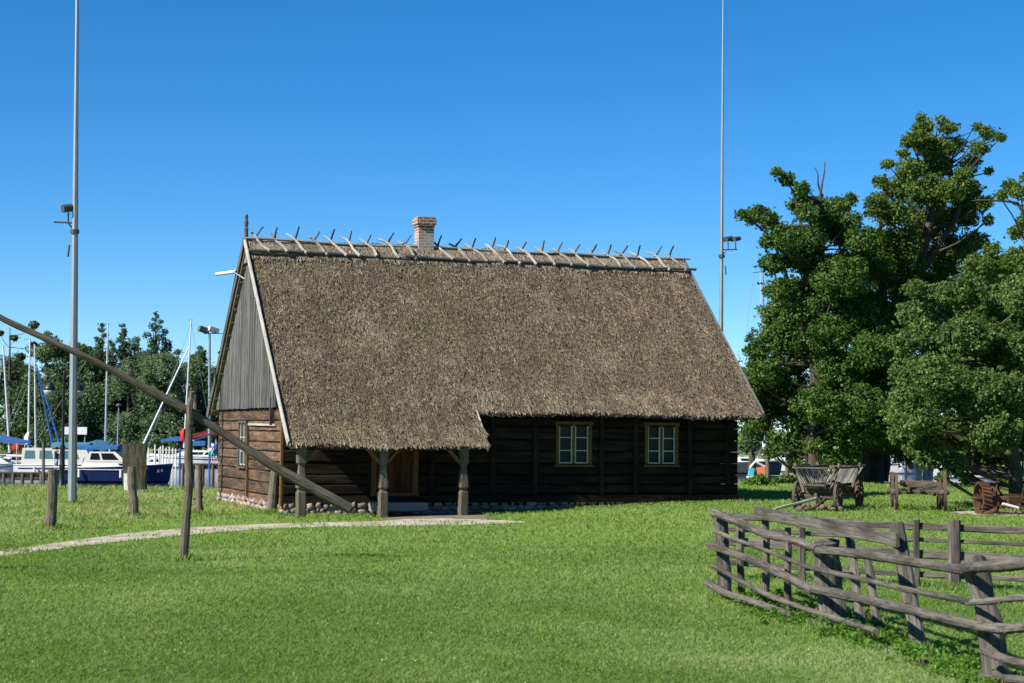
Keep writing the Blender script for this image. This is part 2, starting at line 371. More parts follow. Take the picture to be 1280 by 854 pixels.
# ================================================================= SETTING: ground, path, water
SHORE = [(-140, 66), (-22, 66), (6, 68.5), (16, 71), (60, 79), (160, 96)]
def shore_y(x):
    return np.interp(x, [p[0] for p in SHORE], [p[1] for p in SHORE])
def grid_mesh(name, xs, ys, zf, mat, kind='structure'):
    X, Y = np.meshgrid(xs, ys); Z = zf(X, Y); v = np.stack([X, Y, Z], -1).reshape(-1, 3); nx, ny = len(xs), len(ys)
    i = np.arange(nx-1)[None, :]+np.arange(ny-1)[:, None]*nx
    f = np.stack([i, i+1, i+nx+1, i+nx], -1).reshape(-1, 4)
    me = bpy.data.meshes.new(name); me.from_pydata(v.tolist(), [], f.tolist()); o = fin(name, me, mat, None, Vector((0, 0, 0)), True); tag(o, kind=kind); return o
def lawn_z(X, Y):
    return np.where(Y > shore_y(X)-.01, -3.0, terr(X, Y))
ys = np.concatenate([np.arange(-20, 62, .8)])
xs = np.arange(-140, 161, 1.0)
# lawn reaches exactly to the quay line: warp the last rows
T = np.concatenate([np.linspace(0, 1, 120)])
X, TT = np.meshgrid(xs, T); Y = -20+(shore_y(X)+20)*TT; Z = terr(X, Y)
v = np.stack([X, Y, Z], -1).reshape(-1, 3); nx = len(xs); i = np.arange(nx-1)[None, :]+np.arange(len(T)-1)[:, None]*nx
me = bpy.data.meshes.new('lawn'); me.from_pydata(v.tolist(), [], np.stack([i, i+1, i+nx+1, i+nx], -1).reshape(-1, 4).tolist())
tag(fin('lawn', me, M['ground'], None, Vector((0, 0, 0)), True), kind='structure')
# quay wall and its concrete edge (pavement at the right)
mb = MB()
for k in range(len(SHORE)-1):
    (x0, y0), (x1, y1) = SHORE[k], SHORE[k+1]
    n = 24
    for q in range(n):
        a0 = x0+(x1-x0)*q/n; a1 = x0+(x1-x0)*(q+1)/n; b0 = y0+(y1-y0)*q/n; b1 = y0+(y1-y0)*(q+1)/n
        z0 = float(terr(a0, b0)); z1 = float(terr(a1, b1)); wq = .55 if a0 < 6 else 2.6
        P = [(a0, b0, z0), (a1, b1, z1), (a1, b1+wq, z1), (a0, b0+wq, z0)]
        mb.prism([(x, y, -2.2) for x, y, z in P], (0, 0, 1)); mb.v = mb.v[:-4]+[(x, y, z-.03) for x, y, z in P]
mb.build('quay', M['concrete']); tag(bpy.data.objects['quay'], kind='structure')
WZ = -1.3
grid_mesh('water', np.linspace(-600, 600, 3), np.linspace(60, 700, 3), lambda X, Y: X*0+WZ, M['water'])
grid_mesh('far_bank', np.linspace(-900, 900, 91), np.array([188, 190, 193, 200, 260, 600, 3000.]), lambda X, Y: np.where(Y < 189, -2.5, -.5+.5*np.sin(X*.21)+np.clip((Y-190)*.01, 0, 3)), M['ground'])

UP_ = [(-60, 697), (0, 689), (80, 678), (160, 667), (240, 660), (320, 656), (400, 653.5), (470, 652.5), (505, 649.5), (560, 648.5), (600, 650), (655, 652.5)]
LO_ = [(-60, 707), (0, 697), (80, 686), (160, 677), (240, 669), (320, 662.5), (400, 659.5), (480, 658.5), (520, 658), (570, 657.5), (610, 656), (657, 654.5)]
mb = MB(); R1 = resample([G(*p) for p in UP_], 60); R2 = resample([G(*p) for p in LO_], 60)
for i in range(60):
    q = []
    for p in (R2[i], R2[i+1], R1[i+1], R1[i]): q.append((p.x, p.y, float(terr(p.x, p.y))+.012))
    mb.add(q, [(0, 1, 2, 3)])
mb.build('gravel_path', M['gravel']); tag(bpy.data.objects['gravel_path'], kind='structure')
PATHPOLY = np.array([(p.x, p.y) for p in R1]+[(p.x, p.y) for p in R2[::-1]])
mb = MB(); pp = [G(x, y) for x, y in ((470, 652.5), (486, 646), (484, 642), (600, 640), (612, 645), (625, 650.5), (600, 650.5), (560, 649), (505, 650))]
mb.add([(p.x, p.y, float(terr(p.x, p.y))+.008) for p in pp], [tuple(range(9))]); mb.build('bare_soil', plain('trodden_soil', (.20, .165, .12), .95, 0, .1, var=.3, sc=2, bmp=.4)); tag(bpy.data.objects['bare_soil'], kind='structure')
# bare sandy patch under the machine
c0 = G(1190, 641); 
mb = MB(); pp = [G(x, y) for x, y in ((1188, 641), (1205, 643.5), (1240, 645), (1290, 646), (1300, 642), (1262, 640.5), (1225, 639.8), (1200, 639.6))]
mb.add([(p.x, p.y, float(terr(p.x, p.y))+.012) for p in pp], [tuple(range(8))]); mb.build('sand_patch', M['gravel']); tag(bpy.data.objects['sand_patch'], kind='structure')
SANDPOLY = np.array([(p.x, p.y) for p in pp])
def inpoly(x, y, P):
    c = np.zeros(len(x), bool); j = len(P)-1
    for i in range(len(P)):
        xi, yi = P[i]; xj, yj = P[j]
        m = ((yi > y) != (yj > y)) & (x < (xj-xi)*(y-yi)/(yj-yi+1e-12)+xi); c ^= m; j = i
    return c

# ================================================================= COTTAGE
S = H/1.9; TH = math.radians(20.3); A = GZ(353, 645)
Uv = Vector((math.cos(TH), math.sin(TH), 0)); Vv = Vector((-math.sin(TH), math.cos(TH), 0))
L, W = 11.23, 7.5
def HP(u, v, z=0): return A + Uv*u*S + Vv*v*S + Vector((0, 0, z*S))
house = thing('thatched_cottage', 'old timber log cottage with a big grey thatched roof and carved porch posts', 'cottage', A, TH)
ZR, SL = 6.50, .976          # ridge height at v=3.75 and slope
VR = W/2
def rz(v): return ZR-abs(v-VR)*SL
def hb(mb, name, mat, parent=house, **k): return mb.build(name, M[mat] if isinstance(mat, str) else mat, parent, sc=S, **k)
# foundation: mortared core with field stones
mb = MB(); mb.box((.04, .04, -.5), (L-.04, W-.04, .2)); core = hb(mb, 'foundation', 'mortar')
mb = MB()
def stones(p0, p1, nrm, z0, z1, big=.13):
    p0 = Vector(p0); p1 = Vector(p1); d = (p1-p0); Ld = d.length; d.normalize(); nrm = Vector(nrm); z = z0; alongx = abs(d.x) > .5
    while z < z1:
        a = random.uniform(0, .1)
        while a < Ld:
            wd = random.uniform(.055, big) if random.random() < .75 else random.uniform(.035, .06); hgt = random.uniform(.05, .085)
            c = p0+d*(a+wd)+nrm*random.uniform(-.02, .015); c.z = z+random.uniform(-.02, .02)+hgt
            mb.blob(c, wd if alongx else .06, .06 if alongx else wd, hgt, .22, n=8, m=6); a += wd*2.0
        z += .12
stones((0, .02, 0), (2.15, .02, 0), (0, -1, 0), -.1, .17); stones((2.15, .02, 0), (L, .02, 0), (0, -1, 0), -.05, .2, .16)
stones((.02, 0, 0), (.02, W, 0), (-1, 0, 0), -.1, .15); stones((L-.02, 0, 0), (L-.02, W, 0), (1, 0, 0), 0, .2)
mb.build('stone', M['stone'], core, sc=S, smooth_=True)
bpy.data.objects['stone'].name = 'stone_facing'
# log walls
def wallrun(name, p0, p1, nrm, z0, z1, mat, holes=(), skip=None):
    """stack of squared logs; holes: (a0,a1,z0,z1) along the run"""
    mb = MB(); p0 = Vector(p0); p1 = Vector(p1); d = (p1-p0); Ld = d.length; d.normalize(); z = z0
    while z < z1-.03:
        h = min(random.uniform(.2, .31), z1-z)
        if z1-z-h < .1: h = z1-z
        segs = [(0, Ld)]
        for (a0, a1, b0, b1) in holes:
            if z+h*.5 > b0 and z+h*.5 < b1:
                ns = []
                for (s0, s1) in segs:
                    if a0 > s0 and a1 < s1: ns += [(s0, a0), (a1, s1)]
                    else: ns.append((s0, s1))
                segs = ns
        off = random.uniform(-.012, .012)
        for s0, s1 in segs:
            n = max(3, int((s1-s0)*2.5)); c0 = p0+d*s0+Vector(nrm)*off; c1 = p0+d*s1+Vector(nrm)*off; c0.z = c1.z = z+h/2
            mb.beam(c0, c1, .16, h-.016, (0, 0, 1), n, .16, .006)
        z += h
    return hb(mb, name, mat)
win_f = [(6.5, 7.35, 1.12, 2.12), (8.78, 9.6, 1.12, 2.12)]
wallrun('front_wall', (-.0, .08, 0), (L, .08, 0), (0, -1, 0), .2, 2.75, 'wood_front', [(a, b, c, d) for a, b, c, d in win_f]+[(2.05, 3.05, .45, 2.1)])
wallrun('gable_wall', (.08, .165, 0), (.08, W-.165, 0), (-1, 0, 0), .18, 2.5, 'wood_log', [(3.93, 4.8, .98, 2.08)])
wallrun('gable_wall', (L-.08, .165, 0), (L-.08, W-.165, 0), (1, 0, 0), .2, 2.5, 'wood_log')
wallrun('rear_wall', (0, W-.08, 0), (L, W-.08, 0), (0, 1, 0), .2, 2.5, 'wood_log')
mb = MB(); mb.box((.3, .3, .2), (L-.3, W-.3, 2.4)); hb(mb, 'interior', 'dark_inside')
# sill log and vertical clamps on the front wall
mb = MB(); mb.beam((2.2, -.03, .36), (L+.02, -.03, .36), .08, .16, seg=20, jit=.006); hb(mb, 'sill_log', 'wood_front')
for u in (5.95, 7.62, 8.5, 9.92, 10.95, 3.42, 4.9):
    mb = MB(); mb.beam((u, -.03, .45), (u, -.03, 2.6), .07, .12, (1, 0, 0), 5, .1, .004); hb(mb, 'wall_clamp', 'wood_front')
for (v, z0, z1, w_) in ((.06, .2, 2.2, .1), (3.72, .3, 2.0, .07)):
    mb = MB(); mb.beam((-.03, v, z0), (-.03, v, z1), w_, .05, (1, 0, 0), 5, .1, .004); hb(mb, 'corner_board', 'wood_orange')
mb = MB(); mb.beam((-.03, 3.6, 2.02), (-.03, .7, 2.0), .05, .05, seg=5); hb(mb, 'wall_batten', 'wood_light')
mb = MB(); mb.beam((-.05, .98, 2.0), (-.05, .98, 2.62), .06, .12, (1, 0, 0), 3); hb(mb, 'beam_end', 'wood_grey')
# windows
def window(u0, u1, z0, z1, T, cas, recess=.05, casw=.075):
    """T maps (a, out, z) to house coords; out positive outwards"""
    def bm_(mb, a0, a1, zz0, zz1, o0, o1):
        p = [T(a0, o0, zz0), T(a1, o0, zz0), T(a1, o1, zz0), T(a0, o1, zz0)]
        mb.prism(p, (0, 0, zz1-zz0))
    mb = MB(); bm_(mb, u0+.01, u1-.01, z0+.01, z1-.01, -.05, -.045); fr = None
    mc = MB()
    bm_(mc, u0-casw, u0-.002, z0-.02, z1+.0, 0, .035); bm_(mc, u1+.002, u1+casw, z0-.02, z1, 0, .035)
    bm_(mc, u0-casw-.03, u1+casw+.03, z1+.003, z1+casw*.9, 0, .045); bm_(mc, u0-casw-.03, u1+casw+.03, z0-.07, z0-.023, 0, .07)
    c = (u0+u1)/2; bm_(mc, c-.03, c+.03, z0, z1, -.03, .012)
    win = hb(mc, 'window', cas)
    mb.build('pane', M['glass'], win, sc=S)
    for (a, b) in ((u0+.004, c-.033), (c+.033, u1-.004)):
        ms = MB(); t_ = .03
        bm_(ms, a, a+t_, z0+.005, z1-.005, -.03, .0); bm_(ms, b-t_, b, z0+.005, z1-.005, -.03, .0)
        hh = (z1-z0-.01)
        for q in range(4):
            zc = z0+.005+hh*q/3; zz0 = zc if q == 0 else (zc-t_ if q == 3 else zc-t_*.36); bm_(ms, a+t_+.0005, b-t_-.0005, zz0, zz0+(t_ if q in (0, 3) else t_*.72), -.03, -.002)
        ms.build('sash', M['sash_paint'], win, sc=S)
    return win
for (a, b, c, d) in win_f: window(a+.045, b-.05, c+.05, d-.03, lambda u, o, z: (u, .0-o, z), 'wood_orange')
window(3.97, 4.76, 1.02, 2.05, lambda v, o, z: (.0-o, v, z), 'wood_grey', casw=.06)
# door with frame
mb = MB(); mb.beam((2.07, -.01, .5), (2.07, -.01, 2.1), .08, .12, (1, 0, 0), 4); mb.beam((3.05, -.01, .5), (3.05, -.01, 2.1), .08, .12, (1, 0, 0), 4); mb.beam((2.0, -.01, .47), (3.12, -.01, .47), .14, .08, seg=4); mb.beam((2.0, -.01, 2.12), (3.12, -.01, 2.12), .1, .08, seg=4)
door = hb(mb, 'door', 'wood_orange'); md = MB()
for k in range(6): md.beam((2.19+k*.148, .03, .52), (2.19+k*.148, .03, 2.07), .04, .143, (1, 0, 0), 3, .1, .002)
md.build('door_leaf', wood('red_brown_door_wood', (.05, .022, .012), (.09, .042, .022), (.025, .012, .008)), door, sc=S)
mh = MB(); mh.beam((2.95, -.01, 1.25), (2.95, -.01, 1.4), .02, .03); mh.build('handle', M['black'], door, sc=S)
mb = MB(); mb.beam((1.95, -.28, .2), (3.2, -.28, .2), .42, .2, seg=4, jit=.01); hb(mb, 'doorstep', 'concrete')
mb = MB(); mb.box((3.2, -.04, 1.46), (3.4, -.018, 1.68)); hb(mb, 'notice_board', 'white_old')
# gable cladding (vertical boards) both ends
def gable(u, sgn):
    mb = MB(); v = .5
    while v < W-.1:
        wd = random.uniform(.11, .17); c = v+wd/2; top = min(rz(c-wd/2), rz(c+wd/2), rz(c))-.26
        bot = 2.40+random.uniform(-.012, .012)
        if top > bot+.05: mb.beam((u+sgn*random.uniform(0, .02), c, bot), (u+sgn*random.uniform(0, .004), c, top), .028, wd-.006, (0, 1, 0), 6, .12, .002)
        v += wd
    o = hb(mb, 'gable_boards', 'wood_grey'); return o
gable(-.06, -1); gable(L+.06, 1)
# attic beam and rafters seen under the overhang
mb = MB(); mb.beam((-.02, -.0, 2.5), (L+.02, -.0, 2.5), .14, .16, seg=10); mb.beam((-.02, W-.0, 2.4), (L+.02, W-.0, 2.4), .14, .16, seg=10); hb(mb, 'wall_plate', 'wood_logd')
# ---- roof
U0, U1, VE, VP, UPX = -.16, L+.42, -.40, -1.20, 4.34
RU1 = L+.30
TK = .24
def roofsurf(u, v):
    """height of the thatch surface above the plane, gently uneven"""
    return .05*noise.noise(Vector((u*.9, v*1.1, 3.1)))+.03*noise.noise(Vector((u*2.6, v*1.6, 7.7)))+.045*noise.noise(Vector((u*.25, v*.4, 1.2)))
def right_edge(v):
    return U1-.0+(RU1-U1)*((v-VE)/(VR-VE)) if v > VE else U1
def slope_mesh(mb, vtop, vbot_f, side):
    nu, nv = 150, 60; P = {}
    us = np.linspace(0, 1, nu+1)
    for i in range(nu+1):
        for j in range(nv+1):
            t = j/nv; 
            u = U0+(U1-U0)*us[i]; vb = vbot_f(u); v = VR+(vb-VR)*t
            uu = u if u < U1-.5 else min(u, right_edge(v if side < 0 else 2*VR-v))
            z = rz(v)+roofsurf(uu, v)
            dist = abs(v-vb); drop = min(TK*1.35, .05+dist*SL*.9)
            P[i, j] = ((uu, v, z), (uu, v, z-drop))
    idx = {}; vs_ = []
    for k, (a, b) in P.items(): idx[k] = len(vs_); vs_ += [a, b]
    fs = []
    for i in range(nu):
        for j in range(nv):
            a, b, c, d = idx[i, j], idx[i+1, j], idx[i+1, j+1], idx[i, j+1]
            fs.append((a, b, c, d)); fs.append((a+1, d+1, c+1, b+1))
        a, b = idx[i, nv], idx[i+1, nv]; fs.append((a, b, b+1, a+1)); a, b = idx[i, 0], idx[i+1, 0]; fs.append((a, a+1, b+1, b))
    for j in range(nv):
        a, b = idx[0, j], idx[0, j+1]; fs.append((a, b, b+1, a+1)); a, b = idx[nu, j], idx[nu, j+1]; fs.append((a, a+1, b+1, b))
    mb.add(vs_, fs, None, .25)
def vb_front(u): return VP if u < UPX-.02 else VE
mb = MB(); slope_mesh(mb, VR, vb_front, -1); slope_mesh(mb, VR, lambda u: W+.55, 1)
roof = hb(mb, 'roof', 'thatch', smooth_=True)
# straw flecks: short stalk ends over the whole slope
def straw(n, urange, vrange, wid, ln, lift, side=-1, crlo=0, crhi=1, spread=.45, keep=None, hang=0, crp=1.0, zoff=0):
    u = rng.uniform(*urange, n); v = rng.uniform(*vrange, n)
    if keep is not None: m = keep(u, v); u, v = u[m], v[m]; n = len(u)
    z = np.array([rz(b)+roofsurf(a, b) for a, b in zip(u, v)])+zoff
    # slope frame
    dn = np.array([0, side, -SL]); dn = dn/np.linalg.norm(dn); nr = np.array([0, side*SL, 1.0]); nr /= np.linalg.norm(nr)
    ang = rng.normal(0, spread, n); ln_ = ln*rng.uniform(.5, 1.4, n); wd = wid*rng.uniform(.5, 1.5, n); lf = lift*rng.uniform(0, 1.2, n)
    D = dn[None]*np.cos(ang)[:, None]+np.array([1, 0, 0])[None]*np.sin(ang)[:, None]
    Sd = np.cross(D, nr[None]); Sd += nr[None]*rng.normal(0, .35, n)[:, None]; Sd /= np.linalg.norm(Sd, axis=1)[:, None]
    B = np.stack([u, v, z], 1)+nr[None]*.004
    E_ = B+D*ln_[:, None]+nr[None]*lf[:, None]
    if hang: E_[:, 2] -= hang*rng.uniform(0, 1, n)
    Q = np.stack([B-Sd*wd[:, None]*.5, B+Sd*wd[:, None]*.5, E_+Sd*wd[:, None]*.42, E_-Sd*wd[:, None]*.42], 1)
    cr = crlo+(crhi-crlo)*np.clip(rng.beta(1.05, 1.15, n), 0, 1)**crp
    return Q*S, cr
def keepf(u, v): return (u < right_edge_np(v)) & ((v > VE+.02) | (u < UPX-.04))
def right_edge_np(v): return np.where(v > VE, U1+(RU1-U1)*((v-VE)/(VR-VE)), U1)-.03
Qs = []
Qs.append(straw(200000, (U0+.03, U1), (VP+.03, VR-.35), .0105, .16, .024, keep=keepf, spread=.27))
Qs.append(straw(30000, (U0+.03, U1), (VP+.03, VR-.35), .02, .17, .04, keep=keepf, crlo=0, crhi=.6, spread=.3))
Qs.append(straw(9000, (U0+.03, U1), (VR+.35, W+.5), .05, .25, .04, side=1))
# brighter, longer fringe above the eaves
Qs.append(straw(9000, (UPX+.02, U1), (VE, VE+.45), .022, .2, .02, keep=keepf, crlo=.35, crhi=1, spread=.2))
Qs.append(straw(6500, (U0+.02, UPX), (VP, VP+.4), .022, .2, .02, keep=lambda u, v: v < 9, crlo=.35, crhi=.95, spread=.2))
Qs.append(straw(5200, (UPX-.02, U1), (VE-.01, VE+.02), .02, .1, .0, crlo=.1, crhi=.9, spread=.35, hang=.07))
Qs.append(straw(3800, (U0+.01, UPX-.02), (VP-.01, VP+.02), .02, .1, .0, crlo=.1, crhi=.9, spread=.35, hang=.06))
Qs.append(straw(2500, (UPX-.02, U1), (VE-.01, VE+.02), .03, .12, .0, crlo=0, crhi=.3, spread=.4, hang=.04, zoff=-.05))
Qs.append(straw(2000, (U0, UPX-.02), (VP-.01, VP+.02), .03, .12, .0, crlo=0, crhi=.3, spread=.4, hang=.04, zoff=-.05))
P_ = np.concatenate([q[0] for q in Qs]); C_ = np.concatenate([q[1] for q in Qs])
o = quads('straw_stalks', P_, C_, M['thatch'], roof); tag(o, kind='stuff')
ZC = ZR-.08
# ridge cap
mb = MB(); nu = 90; secs = []; pts = []
for i in range(nu+1):
    u = U0+.02+(RU1-U0-.04)*i/nu; pts.append((u, VR, ZC))
    b = .02*noise.noise(Vector((u*2, 0, 0)))+.05*noise.noise(Vector((u*.4, 3, 0)))
    secs.append([(s_*a, .12+b-abs(a)*SL+(0 if abs(a) < .3 else .0)-(.06 if a == 0 else 0)) for s_, a in ((1, .42), (1, .2), (1, .0), (-1, .2), (-1, .42))]+[(-.38, -.5), (.38, -.5)])
mb.loft(pts, secs, (0, 0, 1), .45); cap = mb.build('ridge_cap', M['wick'], roof, sc=S)
q1 = straw(9000, (U0+.03, RU1-.03), (VR-.42, VR-.02), .014, .2, .015, spread=.25, crlo=.0, crhi=.9, zoff=.05); q2 = straw(1500, (U0+.03, RU1-.03), (VR+.02, VR+.42), .022, .2, .02, side=1, spread=.3, crlo=.2, zoff=.05)
# (part of the roof's straw)
o2 = quads('ridge_straw', np.concatenate([q1[0], q2[0]]), np.concatenate([q1[1], q2[1]]), M['wick'], roof); tag(o2, kind='stuff')
# ridge poles
for (dv, dz, r) in ((-.46, -.26, .05), (-.12, .04, .032), (.46, -.26, .05)):
    k = 3
    for q in range(k):
        ua = U0-.04+(RU1+.1-U0)*q/k; ub = U0+.02+(RU1+.1-U0)*(q+1)/k
        mb = MB(); mb.log([(ua, VR+dv, ZC+dz+.03), (ub+.06, VR+dv, ZC+dz+.03+random.uniform(-.03, .02))], r, r*.75, 16, 7, .06, .02); mb.build('ridge_pole', M['wood_ridge' if abs(dv) < .2 else 'wood_grey'], roof, sc=S)
# crossed stakes
ns = 25
for k in range(ns):
    u = .18+(RU1-.5)*k/(ns-1)+random.uniform(-.06, .06)
    if 4.1 < u < 4.65: continue
    st = MB(); top = .16+random.uniform(0, .1)
    st.log([(u+.12+random.uniform(0, .1), VR-.52, ZC-.26), (u+.03, VR-.25, ZC+.0), (u-.08, VR+.02, ZC+.17), (u-.13-random.uniform(0, .08), VR+.14, ZC+.17+top*.35)], .042, .024, 9, 7, .12, .02)
    f = st.build('ridge_stake', M['wood_ridge'], roof, sc=S)
    s2 = MB(); s2.log([(u-.05, VR+.5, ZC-.3), (u-.02, VR+.05, ZC+.12), (u+random.uniform(.0, .12), VR-.12, ZC+.17+top)], .04, .021, 8, 7, .12, .02); s2.build('ridge_stake', M['wood_grey'], roof, sc=S)
# chimney
mb = MB(); cu0, cu1, cv0, cv1 = 4.14, 4.60, VR-.2, VR+.22
mb.prism([(cu0+.03, cv0+.03, ZC-.6), (cu1-.03, cv0+.03, ZC-.6), (cu1-.03, cv1-.03, ZC-.6), (cu0+.03, cv1-.03, ZC-.6)], (0, 0, 1.18))
mb.prism([(cu0+.01, cv0+.01, ZC+.58), (cu1-.01, cv0+.01, ZC+.58), (cu1-.01, cv1-.01, ZC+.58), (cu0+.01, cv1-.01, ZC+.58)], (0, 0, .06))
mb.prism([(cu0-.02, cv0-.02, ZC+.64), (cu1+.02, cv0-.02, ZC+.64), (cu1+.02, cv1+.02, ZC+.64), (cu0-.02, cv1+.02, ZC+.64)], (0, 0, .16))
mb.prism([(cu0+.005, cv0+.005, ZC+.80), (cu1-.005, cv0+.005, ZC+.80), (cu1-.005, cv1-.005, ZC+.80), (cu0+.005, cv1-.005, ZC+.80)], (0, 0, .03))
ch = hb(mb, 'chimney', 'brick', roof)
mb = MB(); mb.prism([(cu0+.1, cv0+.1, ZC+.83), (cu1-.1, cv0+.1, ZC+.83), (cu1-.1, cv1-.1, ZC+.83), (cu0+.1, cv1-.1, ZC+.83)], (0, 0, .004)); hb(mb, 'flue', 'dark_inside', roof)
# bargeboards
def barge(u, v0, v1, mat='wood_light', zo=.0, w_=.17):
    mb = MB(); mb.beam((u, v0, rz(v0)+zo), (u, v1, rz(v1)+zo), .035, w_, (0, 0, 1), 14, .12, .002); return mb.build('bargeboard', M[mat], roof, sc=S)
barge(U0-.03, VR-.02, VP-.07, 'wood_light', .0, .15); barge(U0-.03, VR+.02, W+.62, 'wood_grey', -.02, .2); barge(U1+.0, VE-.04, VE+.5, 'wood_grey', -.1)
mb = MB(); mb.beam((RU1+.03, VR, ZR-.06), (U1+.03, VE-.04, rz(VE-.04)-.06), .03, .2, (0, 0, 1), 14); mb.build('bargeboard', M['wood_grey'], roof, sc=S)
mb = MB(); mb.beam((RU1+.03, VR, ZR-.06), (U1+.03, W+.6, rz(W+.6)-.06), .03, .2, (0, 0, 1), 14); mb.build('bargeboard', M['wood_grey'], roof, sc=S)
mb = MB(); mb.beam((UPX-.0, VE+.12, rz(VE+.12)-.06), (UPX-.0, VP-.1, rz(VP-.1)-.06), .035, .13, (0, 0, 1), 6); mb.build('bargeboard', M['wood_light'], roof, sc=S)
# roof battens visible under the left overhang
for k in range(14):
    v = VR+.3+k*.32; mb = MB(); mb.beam((U0+.02, v, rz(v)-.40), (.3, v, rz(v)-.40), .05, .05, seg=2); mb.build('batten', M['wood_brown'], roof, sc=S)
# finial
mb = MB(); f0 = (U0+.02, VR+.02)
prof = [(.035, -.1), (.05, .15), (.05, .34), (.03, .36), (.045, .40), (.055, .5), (.032, .56), (.045, .60), (.038, .66), (.012, .7)]
mb.lathe(prof, (f0[0], f0[1], ZC), 8); hb(mb, 'finial', 'wood_grey', roof)
# white floodlight tube on the gable
mb = MB(); mb.tube([(-.62, 4.95, 5.72), (-.2, 4.55, 5.77)], .045, 12); fl = hb(mb, 'floodlight', 'white_old'); mb = MB(); mb.tube([(-.25, 4.6, 5.76), (-.08, 4.1, 5.55)], .02, 6); mb.build('bracket', M['steel'], fl, sc=S)
# porch posts, beam and braces
prof_s = [(.098, -.3), (.1, .55), (.085, .585), (.068, .60), (.075, .62), (.105, .66), (.1, .76), (.075, .98), (.06, 1.12), (.062, 1.15), (.1, 1.19), (.1, 1.56)]
VPo = -1.12
for u in (.14, 1.97, 3.82):
    mb = MB(); pts = [(u, VPo, z) for r, z in prof_s]
    secs = [[(-r, -r*.75), (-r*.75, -r), (r*.75, -r), (r, -r*.75), (r, r*.75), (r*.75, r), (-r*.75, r), (-r, r*.75)] for r, z in prof_s]
    mb.loft(pts, secs, (0, 1, 0)); p = hb(mb, 'porch_post', 'wood_post')
    for s_ in (-1, 1):
        if u > 3 and s_ > 0 or (u < 1 and s_ < 0): continue
        m2 = MB(); m2.beam((u+s_*.1, VPo, 1.22), (u+s_*.36, VPo, 1.50), .07, .1, (0, 1, 0), 3); m2.build('brace', M['wood_orange'], p, sc=S)
mb = MB(); mb.beam((-.1, VPo, 1.52), (4.2, VPo, 1.52), .12, .1, seg=8, jit=.004); hb(mb, 'porch_beam', 'wood_logd')
for u in (.03, 4.2):
    mb = MB(); mb.beam((u, VPo, 1.52), (u, .0, 2.3), .08, .1, seg=4); hb(mb, 'porch_rafter', 'wood_logd')

# ================================================================= ROUGH POSTS, WELL SWEEP, PROP
def rough_post(base, top, r0, r1, name, label, cat, group=None, mat='wood_post', pegs=0):
    b = G(*base); d = PPM(b.y); t = AT(top[0], top[1], b.y)
    mb = MB(); mb.log([b-Vector((0, 0, .4)), b, t], r0, r1, 12, 10, .06, .012)
    if pegs: 
        o = thing(name, label, cat, b, 0, group, True); mb.build('stake', M[mat], o)
        for q in range(pegs):
            m2 = MB(); z = (.12+q*.22); p = b.lerp(t, z); m2.tube([p+Vector((-.16, -.03, -.02)), p+Vector((.1, -.03, .03))], .035, 7, .1); m2.build('peg', M['wood_orange'], o)
    else: o = tag(mb.build(name, M[mat], None, b), label, cat, group)
    return o
rough_post((63, 662), (66, 587), .13, .11, 'wooden_post', 'short bare wooden post left of the tall grey mast', 'post')
rough_post((167, 648), (165, 583), .125, .10, 'wooden_post', 'short wooden post with a broken peg in front of the dark plank panel', 'post', pegs=1)
rough_post((250, 644), (248, 581), .10, .09, 'wooden_post', 'short thin post with dark pegs beside the cottage gable', 'post', pegs=2)
rough_post((338, 642.5), (345, 586), .13, .12, 'leaning_prop', 'grey leaning timber prop at the near corner of the cottage', 'prop')
tipp = G(57, 711); pb_ = tipp-Vector((math.cos(SUN_A), math.sin(SUN_A), 0))*1.25*1.25; mb = MB(); mb.log([pb_-Vector((0, 0, .3)), pb_, pb_+Vector((0, 0, 1.25))], .1, .09, 12, 10, .06, .012)
tag(mb.build('wooden_post', M['wood_post'], None, pb_), 'wooden post standing in the lawn beyond the left picture edge', 'post')
# shadoof
wb = G(231, 703); well = thing('well_sweep', 'long grey well sweep pole pivoting on a forked post in the lawn', 'well sweep', wb, 0, None, True)
D0 = wb.y
mb = MB(); mb.log([wb-Vector((0, 0, .4)), wb, AT(236, 600, D0), AT(234, 575, D0), AT(239, 515, D0)], .078, .064, 16, 10, .07, .02)
mb.log([AT(238.5, 530, D0), AT(237, 505, D0-.03), AT(240, 489, D0-.05)], .055, .045, 5, 8, .07, .01)
mb.log([AT(239, 525, D0), AT(243, 512, D0+.14), AT(243.5, 493, D0+.18)], .045, .035, 5, 8, .07, .01); mb.build('forked_post', M['wood_post'], well)
mb = MB(); mb.log([AT(-70, 352, D0-1.0), AT(0, 398, D0-.8), AT(120, 452, D0-.35), AT(237, 513, D0+.07), AT(290, 548, D0+.25), AT(350, 588, D0+.45), AT(437, 637, D0+.75)], .042, .092, 34, 10, .05, .012); mb.build('sweep_beam', M['wood_post'], well)
mb = MB(); p = AT(239, 514, D0+.06); mb.tube([p+Vector((-.15, -.14, 0)), p+Vector((.12, .25, 0))], .02, 7); mb.build('pivot_pin', M['rust'], well)
